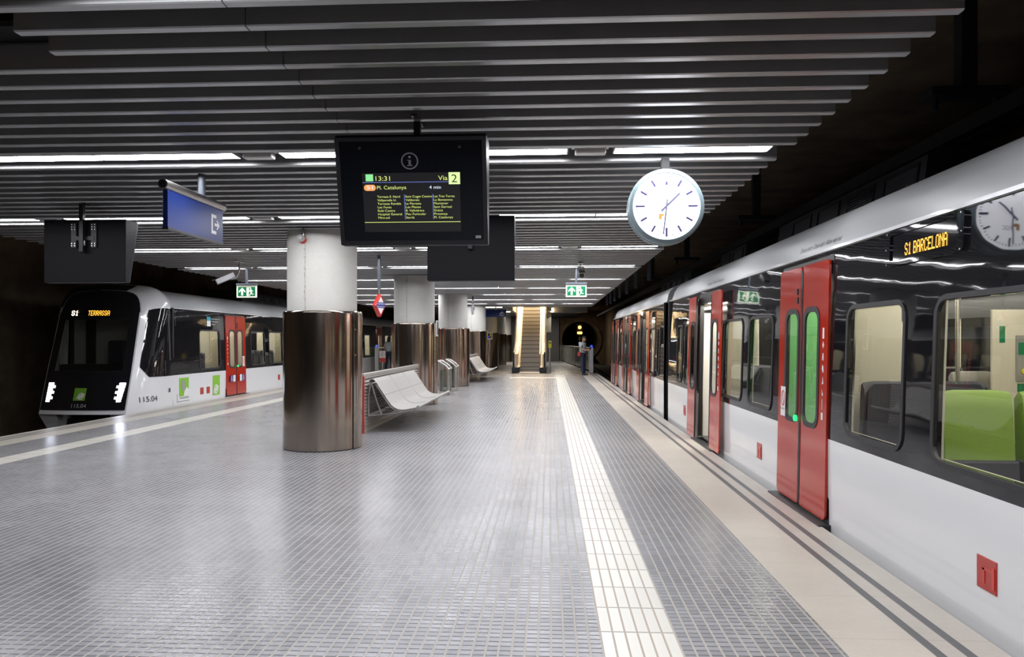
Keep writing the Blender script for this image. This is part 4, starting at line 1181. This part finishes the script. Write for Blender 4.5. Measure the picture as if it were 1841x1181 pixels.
        mb = s.mb(); mb.cyl((H, ys + dr * .8, -.35), (H, ys + dr * 1.35, -.35), .12, n=16); mb.build('coupler', 'dark_metal', s.root, smooth=40)
        return pt, fp, Lz, nb
# ---------------------------------------------------------------- the right train
t = Train('train', 'white and black train with red doors standing at the right platform edge', 2.26, 1, (3.62, 6.0, -.5))
R = t.root
dA = [-1.9, 2.45, 6.62, 10.57]; wA = [(-5.4, -3.4), (-.9, 1.3), (3.30, 4.42), (4.76, 5.69), (7.50, 8.41), (8.66, 9.6), (11.8, 12.35), (12.5, 13.05)]
t.car(-6.5, 13.95, dA, wA, hatches=((3.86, .29), (7.92, .31), (12.25, .33)), far=[(7.9, 8.8), (9.0, 9.75), (3.6, 5.6), (0, 2), (11.9, 13)])
dB = [17.35, 21.0, 24.8]; wB = [(15.05, 15.45), (15.72, 16.65), (18.65, 19.6), (22.3, 23.4)]
t.car(14.5, 26.0, dB, wB, r1=0)
t.bellows(13.95, 14.5)
t.nose(26.0, 1)
for y in wA + wB: t.window(*y)
for y in dA: t.door(y, y == 10.57, sticker=(y == 6.62))
for y in dB: t.door(y, True, pictos=False)
for y, m in ((2.45, 'cream'), (6.62, 'green_screen'), (10.57, 'screen_white'), (17.35, 'screen_white'), (21.0, 'cream'), (24.8, 'cream')):
    t.screen(y + .72, .10, .95, m)
    t.screen(y - .74, .10, .52, 'cream', 1.86)
    t.pole(.75, y - .74); t.pole(1.36, y)
t.screen(7.30, 2.05, 2.62, 'cream', 1.80)
# seats
g = t.seat_proto('seat_green'); k = t.seat_proto('seat_dark'); w = t.seat_proto('seat_grey')
g.location = Vector(t.T(.40, 4.62, 0)) - R.location
t.seat(g, .88, 4.62, False)
k.location = Vector(t.T(.34, 5.72, 0)) - R.location; k.rotation_euler.z = PI
for x, y, f in ((.82, 5.72, 1), (.38, 8.1, 1), (.86, 8.1, 1), (.38, 9.15, 1), (.86, 9.15, 1), (.38, 8.95, 0), (.38, 3.2, 1), (.86, 3.2, 1), (.38, 12.4, 1), (.86, 12.4, 1), (.38, 16.2, 0), (.86, 16.2, 0), (.38, 19.2, 0), (.38, 22.8, 0)): t.seat(k, x, y, f)
w.location = Vector(t.T(2.02, 7.5, 0)) - R.location
for x, y, f in ((2.42, 7.5, 0), (2.0, 4.62, 0), (2.42, 4.62, 0), (2.0, 8.9, 1), (2.42, 8.9, 1)): t.seat(w, x, y, f)
# SOS panel on the far wall
fx = WID - .09
mb = t.mb(); mb.box(2.27, 2.42, 7.272, 7.288, 1.10, 1.55); p = mb.build('emergency_panel', 'seat_grey', R, bevel=.004)
mb = t.mb(); mb.box(2.29, 2.40, 7.268, 7.272, 1.36, 1.48); mb.box(2.29, 2.40, 7.268, 7.286, 1.0, 1.08); mb.box(2.12, 2.17, 7.28, 7.286, 1.48, 1.64); mb.build('green_plates', 'exit_green', p, merge=False)
mb = t.mb(); mb.cyl((2.345, 7.255, 1.2), (2.345, 7.272, 1.2), .03, n=16); mb.build('knob', 'yellow', p, smooth=40)
mb = t.mb(); mb.tube([(.72, 8.9, .9), (.72, 8.9, 1.45), (.78, 8.85, 1.55), (.84, 8.8, 1.45), (.84, 8.8, .9)], .016, 10); mb.build('grab_handle', 'brushed', R, smooth=40)
# side destination display
mb = t.mb(); ring(mb, rrect(4.12, 5.06, 2.0 - .005, 2.228, .04), rrect(4.19, 4.99, 2.03, 2.20, .015), lambda x, y, z: (sx(z) + x, y, z), -.02, .0)
d = mb.build('side_display', 'band', R, smooth=40)
mb = t.mb(); mb.flat([(4.15, 2.01), (5.03, 2.01), (5.03, 2.215), (4.15, 2.215)], lambda y, z: (sx(z) - .008, y, z)); mb.build('display_pane', 'screen_glass', d)
mb = MB(); dot_text(mb, 'S1 BARCELONA', lambda u, v: t.T(sx(v) - .011, 4.80 - u, v), 0, .50, 2.05, 2.13); mb.build('led_text', 'amber', d, merge=False)
mb = t.mb()
for y, z in ((4.15, 2.01), (4.6, 2.008), (5.03, 2.01), (4.15, 2.215), (4.6, 2.218), (5.03, 2.215), (4.14, 2.11), (5.04, 2.11)): mb.cyl((sx(z) - .02, y, z), (sx(z) - .023, y, z), .005, n=8)
mb.build('display_screw', 'brushed', d, merge=False)
# gutter line and wording over the doors
mb = t.mb(); mb.box(.028, .05, -6.5, 13.95, 2.238, 2.262); mb.box(.028, .05, 14.5, 26, 2.238, 2.262); mb.build('rain_gutter', 'white', R, merge=False)
def roof_fn(yc):
    def f(u, v):
        k = v / .145; return t.T(.075 + .04 * k - .003, yc - u, 2.275 + v)
    return f
mb = MB()
for y in (6.62, 10.57):
    put_text(mb, 'Deixeu sortir / Dejen salir / Allow way out', roof_fn(y + .28), 0, .035, .045, .95, slant=.25)
mb.build('door_wording', 'ink', R, merge=False)
# equipment on the roof
def roof_box(t, y0, y1, name='roof_unit'):
    mb = t.mb(); mb.prism([(.70, 2.68), (.74, 2.98), (.86, 3.04), (1.86, 3.04), (2.0, 2.9), (2.02, 2.68)], lambda x, z: (x, y0, z), lambda x, z: (x, y1, z)); o = mb.build(name, 'dark_metal', t.root)
    n = int((y1 - y0) / .8)
    for i in range(n):
        a = y0 + .1 + i * .8
        mb = t.mb(); ring(mb, [(a, 2.74), (a + .62, 2.74), (a + .62, 2.94), (a, 2.94)], [(a + .03, 2.77), (a + .59, 2.77), (a + .59, 2.91), (a + .03, 2.91)], lambda x, y, z: (.70 + (z - 2.68) * .133 + x, y, z), -.015, .0)
        if i % 3 == 1:
            for j in range(5): mb.box(.70, .72, a + .04, a + .58, 2.785 + j * .025, 2.795 + j * .025)
        mb.build('access_frame', 'casing_edge', o, merge=False)
roof_box(t, 5.9, 9.6); roof_box(t, 11.2, 12.8); roof_box(t, -1.0, 3.6); roof_box(t, 15.5, 19.5)
mb = t.mb(); mb.tube([(.55, 5.80, 2.66), (.55, 5.80, 2.70), (.55, 5.84, 2.72), (.55, 5.88, 2.70), (.55, 5.88, 2.66)], .009, 8); mb.build('lifting_eye', 'dark_metal', R, smooth=40)

# ---------------------------------------------------------------- the left train
WID = 2.50; FRONT = .76
t2 = Train('train', 'white and black train with lit headlights arriving at the left platform edge', -8.62, -1, (-9.87, 20.0, -.5))
R2 = t2.root
ys = 16.15
d1 = [19.48, 23.95, 28.3]; w1 = [(17.42, 18.55), (20.5, 21.55), (21.85, 23.0), (24.95, 25.95), (26.25, 27.3), (29.3, 30.3)]
t2.car(ys, 31.0, d1, w1, hatches=((17.53, .25), (17.86, .25), (22.65, .33)), r0=0)
d2 = [36.4, 40.7]; w2 = [(32.0, 33.0), (33.4, 34.5), (37.6, 38.6), (38.9, 39.6)]
t2.car(31.35, 45.5, d2, w2)
t2.bellows(31.0, 31.35)
for y in w1 + w2: t2.window(*y)
for y in d1 + d2: t2.door(y, False, pictos=(y < 25), sticker=(y == 19.48))
for y in d1 + d2:
    t2.screen(y + .72, .10, .95, 'cream'); t2.screen(y - .74, .10, .95, 'cream', 1.86)
for y in (17.9, 22.4, 26.8): t2.screen(y + .45, .2, .8, 'cream', 1.9)
k2 = t2.seat_proto('seat_dark'); k2.location = Vector(t2.T(.4, 18.1, 0)) - R2.location; k2.rotation_euler.z = PI
for x, y, f in ((.4, 21.2, 1), (.86, 21.2, 1), (.4, 22.7, 1), (.86, 22.7, 1), (.4, 25.5, 1), (.4, 27.0, 1), (.4, 32.5, 1)): t2.seat(k2, x, y, f)
pt, fp, Lz, nb = t2.nose(ys, -1, face=True, dome=.06)
# cab behind the windscreen
mb = t2.mb(); mb.box(.2, WID - .2, ys - .06, ys - .01, .1, 2.3); mb.build('cab_rear_wall', 'cab_grey', R2)
mb = t2.mb(); mb.box(.45, WID - .45, ys - .95, ys - .35, .5, .98); mb.build('driver_desk', 'black', R2, bevel=.03)
mb = t2.mb(); mb.box(1.78, 1.98, ys - .12, ys - .06, .4, 2.3); mb.build('cab_door_opening', 'black', R2)
mb = t2.mb(); mb.box(2.15, 2.28, ys - .6, ys - .5, .9, 2.1); mb.build('cab_pillar', 'cab_grey', R2)
mb = t2.mb(); mb.box(.95, 1.35, ys - .32, ys - .2, .5, 1.5); mb.build('driver_seat', 'seat_dark', R2, bevel=.05)
def face(a, z, off=.018):        # a = metres to the right of the middle as seen from the platform
    hx = sx(z); half = (WID / 2 - hx) * FRONT
    return t2.T(*fp(-a / half, z, hx, off))
mb = MB(); dot_text(mb, 'TERRASSA', face, -.20, .28, 2.045, 2.155); mb.build('front_led_text', 'amber', R2, merge=False)
mb = MB(); dot_text(mb, 'S1', face, -.60, -.43, 2.045, 2.155, fill=1.0); mb.build('front_line_number', 'warm_led', R2, merge=False)
for sd in (-1, 1):
    mb = MB()
    for i in range(7):
        z = .20 + i * .058; k = .07 + .05 * (i % 2) + .006 * i
        a0 = .80 + .008 * i if sd > 0 else -.80
        a, b = (a0 - k, a0 + .02) if sd > 0 else (a0 - .02, a0 + k)
        mb.grid([[face(a + (b - a) * j / 4, zz, .02) for j in range(5)] for zz in (z, z + .05)])
    mb.build('headlight', 'headlight', R2, merge=False)
def sq(mb, fn, a, b, c, d, n=4):
    mb.grid([[fn(a + (c - a) * i / n, b + (d - b) * j / n) for i in range(n + 1)] for j in range(n + 1)])
def swirl(mb, fn, cx, cz, s, off):
    """the operator's mark: an S folded between two round-ended strokes, slanted"""
    def stroke(P, wdt):
        n = len(P); L = []; Rr = []
        for i in range(n):
            a = P[max(i - 1, 0)]; b = P[min(i + 1, n - 1)]
            dx, dy = b[0] - a[0], b[1] - a[1]; l = math.hypot(dx, dy) or 1
            L.append((P[i][0] - dy / l * wdt, P[i][1] + dx / l * wdt)); Rr.append((P[i][0] + dy / l * wdt, P[i][1] - dx / l * wdt))
        mb.grid([[fn(cx + s * (x + .35 * y), cz + s * y) for x, y in L], [fn(cx + s * (x + .35 * y), cz + s * y) for x, y in Rr]])
    stroke([(-.36, -.30), (-.36, .12), (-.30, .30), (-.16, .38), (-.02, .30), (.0, .12), (.0, -.12), (.04, -.30), (.18, -.38), (.30, -.30), (.36, -.12), (.36, .30)], .055)
    stroke([(-.20, -.34), (-.20, .10), (-.16, .18), (-.12, .10), (-.12, -.20), (-.02, -.42)], .04)
    stroke([(.20, .34), (.20, -.10), (.16, -.18), (.12, -.10), (.12, .20), (.02, .42)], .04)
mb = MB(); sq(mb, lambda a, z: face(a, z, .020), -.18, .23, .08, .49); lo = mb.build('front_logo', 'lime_front', R2, smooth=40)
mb = MB(); swirl(mb, lambda a, z: face(a, z, .023), -.02, .32, .17, 0); mb.build('front_logo_mark', 'pure_white', lo, merge=False)
mb = MB(); put_text(mb, '115.04', lambda a, z: face(a, z, .021), -.19, .085, .075, .13); mb.build('front_number', 'grey_vinyl', R2, merge=False)
# side of the cab: kinked window and number
poly = [(-.005, 2.225), (-.005, .70), (.70, .70), (.905, .93), (.87, 2.08), (.85, 2.17), (.79, 2.22)]
bm = bmesh.new(); bm.faces.new([bm.verts.new((a, b, 0)) for a, b in poly])
for i in range(1, 19): bmesh.ops.bisect_plane(bm, geom=bm.verts[:] + bm.edges[:] + bm.faces[:], plane_co=(i * .05, 0, 0), plane_no=(1, 0, 0))
for i in range(0, 12): bmesh.ops.bisect_plane(bm, geom=bm.verts[:] + bm.edges[:] + bm.faces[:], plane_co=(0, .75 + i * .13, 0), plane_no=(0, 1, 0))
bm.verts.index_update()
vs = [t2.T(*pt(v.co.x, sx(v.co.y), v.co.y, 1, .010)) for v in bm.verts]; fs = [tuple(v.index for v in f.verts) for f in bm.faces]; bm.free()
cw = MB().add(vs, fs).build('cab_side_window', 'band', R2, smooth=60)
def side(q, z, off=.012):       # q metres ahead of the seam on the cab flank
    return t2.T(*pt(q / Lz(z), sx(z), z, 1, off))
mb = MB(); sq(mb, lambda a, b: side(a, b, .014), .10, 1.05, .16, 2.1); sq(mb, lambda a, b: side(a, b, .014), .30, .74, .33, 1.05, 2)
mb.build('window_bar', 'rubber', cw, merge=False)
mb = MB(); put_text(mb, '115.04', lambda u, v: side(1.06 - u, v), 0, .17, .115, .46); mb.build('side_number', 'ink', R2, merge=False)
mb = MB(); sq(mb, side, .13, .33, .19, .42, 1); mb.build('small_socket', 'ink', R2)
S = t2.S(.004)
def srect(mb, a, b, c, d, off=.004): mb.flat([(a, b), (c, b), (c, d), (a, d)], t2.S(off))
mb = MB(); srect(mb, 16.145, -.05, 16.155, 2.2); srect(mb, 16.32, .08, 16.335, 2.1); srect(mb, 16.32, .07, 16.9, .08); mb.build('door_gap_line', 'ink', R2, merge=False)
mb = MB(); srect(mb, 16.43, .19, 16.87, .62); po = mb.build('portrait_sticker', 'lime', R2)
mb = MB(); mb.flat([(16.61 + .075 * math.cos(2 * PI * i / 20), .44 + .14 * math.sin(2 * PI * i / 20)) for i in range(20)], t2.S(.008)); mb.build('portrait_head', 'grey_vinyl', po)
mb = MB(); mb.flat([(16.62, .19), (16.87, .19), (16.87, .34), (16.76, .40), (16.66, .30)], t2.S(.0075)); mb.build('portrait_shoulder', 'pure_white', po)
mb = MB(); srect(mb, 16.45, .135, 16.86, .165); mb.build('portrait_caption', 'grey_vinyl', po)
mb = MB(); srect(mb, 18.1, .09, 18.5, .60); lo = mb.build('side_logo', 'lime', R2)
mb = MB(); swirl(mb, lambda a, z: t2.T(-.009, a, z), 18.28, .24, .30, 0); mb.build('side_logo_mark', 'pure_white', lo, merge=False)
mb = MB(); srect(mb, 17.86, 1.86, 18.06, 2.1, .006); pl = mb.build('authority_sticker', 'pure_white', R2)
mb = MB(); srect(mb, 17.86, 2.0, 18.06, 2.1, .009); mb.build('teal_patch', 'teal', pl)
mb = MB()
for i, l in enumerate((.48, .40, .22)): srect(mb, 18.1, 2.04 - i * .07, 18.1 + l, 2.06 - i * .07, .006)
mb.build('white_lines', 'grey_vinyl', pl, merge=False)
for y, s_ in ((19.48, -1), (19.48, 1)):
    yc = y + s_ * .30
    a = t2.S(.05)
    mb = MB(); mb.flat([(yc + s_ * .0, .38), (yc + s_ * .15, .38), (yc + s_ * .15, .56), (yc, .56)], a); bl = mb.build('wheelchair_sticker', 'sign_blue', R2)
    mb = MB(); f = t2.S(.053); c = yc + s_ * .075
    n = 14; ring(mb, [(c + .04 * math.cos(2 * PI * i / n), .44 + .04 * math.sin(2 * PI * i / n)) for i in range(n)], [(c + .027 * math.cos(2 * PI * i / n), .44 + .027 * math.sin(2 * PI * i / n)) for i in range(n)], lambda o, u, v: t2.T(sx(v) - .053 - o, u, v), 0, .001)
    mb.flat([(c - .01, .46), (c + .01, .46), (c + .01, .54), (c - .01, .54)], f); mb.build('wheelchair_mark', 'pure_white', bl, merge=False)
    mb = MB(); mb.flat([(yc - s_ * .16, .38), (yc - s_ * .02, .38), (yc - s_ * .02, .56), (yc - s_ * .16, .56)], a); mb.build('white_sticker', 'pure_white', R2)
roof_box(t2, 21.5, 25.2); roof_box(t2, 27.0, 30.0)
mb = t2.mb(); mb.box(.028, .05, ys, 31.0, 2.238, 2.262); mb.box(.028, .05, 31.35, 45.5, 2.238, 2.262); mb.build('rain_gutter', 'white', R2, merge=False)
# dim maker of light in the left cab
# ---------------------------------------------------------------- people
def skinned(name, verts, edges, radii, m, parent, off, sub=2, root=0):
    me = bpy.data.meshes.new(name); me.from_pydata(verts, edges, [])
    o = bpy.data.objects.new(name, me); C.objects.link(o)
    o.modifiers.new('skin', 'SKIN').use_smooth_shade = True
    for i, r in enumerate(radii):
        sv = me.skin_vertices[0].data[i]; sv.radius = (r, r) if isinstance(r, (int, float)) else r
        sv.use_root = (i == root)
    s = o.modifiers.new('sub', 'SUBSURF'); s.levels = sub; s.render_levels = sub
    bpy.context.view_layer.update()
    dg = bpy.context.evaluated_depsgraph_get()
    nm = bpy.data.meshes.new_from_object(o.evaluated_get(dg))
    bpy.data.objects.remove(o)
    nm.name = name
    nm.transform(Matrix.Translation(off))
    nm.materials.clear(); nm.materials.append(M[m]); nm.shade_smooth()
    b = bpy.data.objects.new(name, nm); C.objects.link(b); b.parent = parent
    return b

def chain(*lists):
    """several polylines [(point, radius), ...]; first points that coincide are merged"""
    V = []; Rd = []; E = []; idx = {}
    for L in lists:
        prev = None
        for p, r in L:
            key = tuple(round(c, 4) for c in p)
            if key not in idx: idx[key] = len(V); V.append(p); Rd.append(r)
            i = idx[key]
            if prev is not None and prev != i: E.append((prev, i))
            prev = i
    return V, E, Rd

def head(parent, c, yaw, pitch, off, cap):
    """head of a figure looking along +x before yaw/pitch"""
    mb = MB(); rows = []
    prof = [(-.115, .030), (-.105, .050), (-.085, .062), (-.06, .070), (-.03, .074), (.0, .077), (.03, .079), (.06, .076), (.085, .064), (.105, .042), (.118, .012)]
    Rm = Matrix.Rotation(yaw, 3, 'Z') @ Matrix.Rotation(pitch, 3, 'Y')
    def P(x, y, z): return tuple(Vector(c) + Rm @ Vector((x, y, z)))
    n = 24
    for z, r in prof:
        row = []
        for k in range(n):
            t = 2 * PI * k / n; x = math.cos(t); y = math.sin(t)
            rx = r * 1.22; xx = x * rx + (.008 if z > -.05 else .018); yy = y * r
            if x > .93 and -.035 < z < .005: xx += .022 if z < -.01 else .012      # nose
            if x > .8 and -.07 < z < -.05: xx += .006                                # lips
            if .75 < x < .95 and .0 <= z < .02: xx -= .008                          # eye sockets
            row.append(P(xx, yy, z))
        rows.append(row)
    mb.grid(rows, close_v=True)
    mb.add(rows[0], [tuple(range(n))]); mb.add(rows[-1], [tuple(range(n))])
    h = mb.build('head', 'skin', parent, smooth=80)
    e = MB()
    for s in (-1, 1):
        e.lathe((0, 0, 0), [(0.001, -.02), (.016, -.016), (.02, 0), (.016, .016), (.001, .02)], 8)
    e.V = []; e.F = []
    for s in (-1, 1): e.tube([P(-.005, s * .074, -.02), P(-.012, s * .086, .0), P(-.004, s * .084, .022), P(.006, s * .078, .01), P(.004, s * .075, -.015)], .006, 6)
    e.build('ear', 'skin', h, smooth=80)
    e = MB()
    for s in (-1, 1): e.cyl(P(.083, s * .030, .008), P(.089, s * .029, .008), .008, n=8)
    e.build('eye', 'ink', h)
    # hair / cap
    mb = MB(); rows = []
    for z, r in [(-.06, .078), (-.02, .083), (.03, .086), (.07, .083), (.10, .064), (.122, .03), (.128, .004)]:
        row = []
        for k in range(n):
            t = 2 * PI * k / n; x = math.cos(t); y = math.sin(t)
            zz = z
            if z < .04 and x > -.1: zz = .045 + (z + .06) * .1
            row.append(P(x * r * 1.2 + .0, y * r, zz))
        rows.append(row)
    mb.grid(rows, close_v=True); mb.build('cap' if cap else 'hair', 'hair', h, smooth=80)
    if cap:
        mb = MB(); mb.grid([[P(.08, -.06, .052), P(.10, 0, .058), P(.08, .06, .052)], [P(.155, -.045, .04), P(.17, 0, .044), P(.155, .045, .04)], [P(.155, -.045, .034), P(.17, 0, .038), P(.155, .045, .034)], [P(.08, -.06, .044), P(.10, 0, .05), P(.08, .06, .044)]], close_u=True)
        mb.build('cap_peak', 'hair', h, smooth=60)
        mb = MB(); mb.lathe(P(.055, 0, -.095), [(.001, -.05), (.03, -.04), (.045, -.01), (.05, .02), (.04, .035)], 14); mb.build('beard', 'hair', h, smooth=80)
    else:
        mb = MB(); rows = []
        for z, r, x0 in [(.08, .085, -.0), (.02, .092, -.01), (-.06, .09, -.025), (-.13, .085, -.035), (-.20, .07, -.045), (-.26, .03, -.05)]:
            rows.append([P(x0 + r * math.cos(math.radians(80 + 200 * k / 12)), r * math.sin(math.radians(80 + 200 * k / 12)), z) for k in range(13)])
        mb.grid(rows); mb.build('long_hair', 'hair', h, smooth=80)

def hand(lists, wrist, d, side_v, curl, s=1.0):
    """palm and five fingers as skinned chains rooted in the palm"""
    w = Vector(wrist); d = Vector(d).normalized(); v = Vector(side_v).normalized(); c = Vector(curl).normalized()
    pc = w + d * .05
    lists.append([(tuple(w), .026), (tuple(pc), .030)])
    for i, (o, L) in enumerate(((-.027, .062), (-.009, .072), (.009, .068), (.026, .054))):
        a = pc + d * .035 + v * o; b = a + d * L * .45 + c * .010; e = b + d * L * .3 + c * .028
        lists.append([(tuple(pc), .030), (tuple(a), .0105), (tuple(b), .009), (tuple(e), .0075)])
    a = w + d * .03 - v * .032; b = a + d * .03 - v * .016 + c * .012; e = b + d * .028 + c * .012
    lists.append([(tuple(pc), .030), (tuple(a), .012), (tuple(b), .010), (tuple(e), .008)])

def person(label, loc, yaw, pose, shirt, cap):
    r = thing('person', label, 'person', loc)
    Rz = Matrix.Rotation(yaw, 3, 'Z')
    off = Vector((0, 0, 0))
    def W(p): return tuple(Rz @ Vector(p))
    def build(name, lists, m, sub=2):
        V, E, Rd = chain(*[[(W(p), rr) for p, rr in L] for L in lists])
        return skinned(name, V, E, Rd, m, r, off, sub)
    # facing +x; y is the person's left
    legs = []
    for s, fx_ in ((1, pose['lf']), (-1, pose['rf'])):
        legs.append([((-.01, 0, .93), .125), ((-.005, s * .085, .86), .105), ((.015 + fx_ * .5, s * .095, .49), .076), ((fx_, s * .10, .075), .060)])
    legs.append([((-.01, 0, .93), .125), ((-.01, 0, 1.0), .130)])
    build('trousers', legs, 'jeans')
    for s, fx_ in ((1, pose['lf']), (-1, pose['rf'])):
        build('shoe', [[((fx_ - .04, s * .10, .06), .045), ((fx_ + .03, s * .10, .045), .045), ((fx_ + .12, s * .105, .035), .042), ((fx_ + .18, s * .11, .03), .032)]], 'shoe')
    ch = (.02, 0, 1.28); nk = (.015, 0, 1.44)
    torso = [[((-.01, 0, .91), .150), ((0, 0, 1.08), .146), (ch, .160), ((.005, 0, 1.375), .125), (nk, .058)]]
    arms = []; skin = [[((.005, 0, 1.385), .05), (nk, .05), ((.035, 0, 1.50), .052)]]
    for s, key in ((1, 'la'), (-1, 'ra')):
        el, wr = pose[key]
        sh = (.0, s * .165, 1.37)
        mid = tuple((Vector(sh) * .35 + Vector(el) * .65))
        torso.append([(ch, .160), (sh, .078), (mid, .066)])
        L = [(sh, .035), (el, .038), (tuple(Vector(el) * .5 + Vector(wr) * .5), .034), (wr, .024)]
        skin.append([((.005, 0, 1.385), .05)] + L)
        hand(skin, wr, Vector(wr) - Vector(el), (0, 1, 0) if pose['palm'] else (1, 0, 0), (0, -s, .5) if pose['palm'] else (0, -s, 0))
    build('body', skin, 'skin')
    build('shirt', torso, shirt)
    hc = Vector(W(pose['head'])) + Vector(loc)
    head(r, hc, yaw, pose['nod'], off, cap)
    return r, W

p1, W1 = person('man in grey t-shirt, dark jeans and cap, standing and looking down at a phone', (1.43, 31.35, 0), math.radians(-32),
                {'lf': .02, 'rf': .05, 'la': ((.03, .21, 1.12), (.26, .10, 1.10)), 'ra': ((.03, -.22, 1.10), (.27, -.08, 1.08)), 'head': (.06, 0, 1.58), 'nod': .45, 'palm': True}, 'tshirt', True)
ph = MB(); o = Vector((1.43, 31.35, 0))
def PB(x, y, z): return tuple(Vector(W1((x, y, z))) + o)
ph.f = PB; ph.box(.36, .375, -.045, .045, 1.09, 1.22)
tag(ph.build('mobile_phone', 'black', bevel=.003), 'black mobile phone held by the man in the grey t-shirt', 'phone')
bg = MB(PB); bg.box(-.10, .04, -.285, -.20, .82, 1.0)
b = bg.build('shoulder_bag', 'redbag', bevel=.02); tag(b, 'small red bag hanging at the hip of the man in grey t-shirt', 'bag')
MB(PB).tube([(-.05, -.24, 1.0), (-.04, -.20, 1.25), (.0, -.10, 1.435), (.0, .0, 1.46)], .008, 6).build('strap', 'hair', b)
p2, W2 = person('person with long dark hair and grey t-shirt walking away beside the left train', (-7.85, 35.0, 0), math.radians(75),
                {'lf': -.12, 'rf': .14, 'la': ((-.05, .22, 1.10), (.03, .235, .86)), 'ra': ((.04, -.22, 1.10), (.12, -.225, .87)), 'head': (.03, 0, 1.56), 'nod': .05, 'palm': False}, 'tshirt', False)
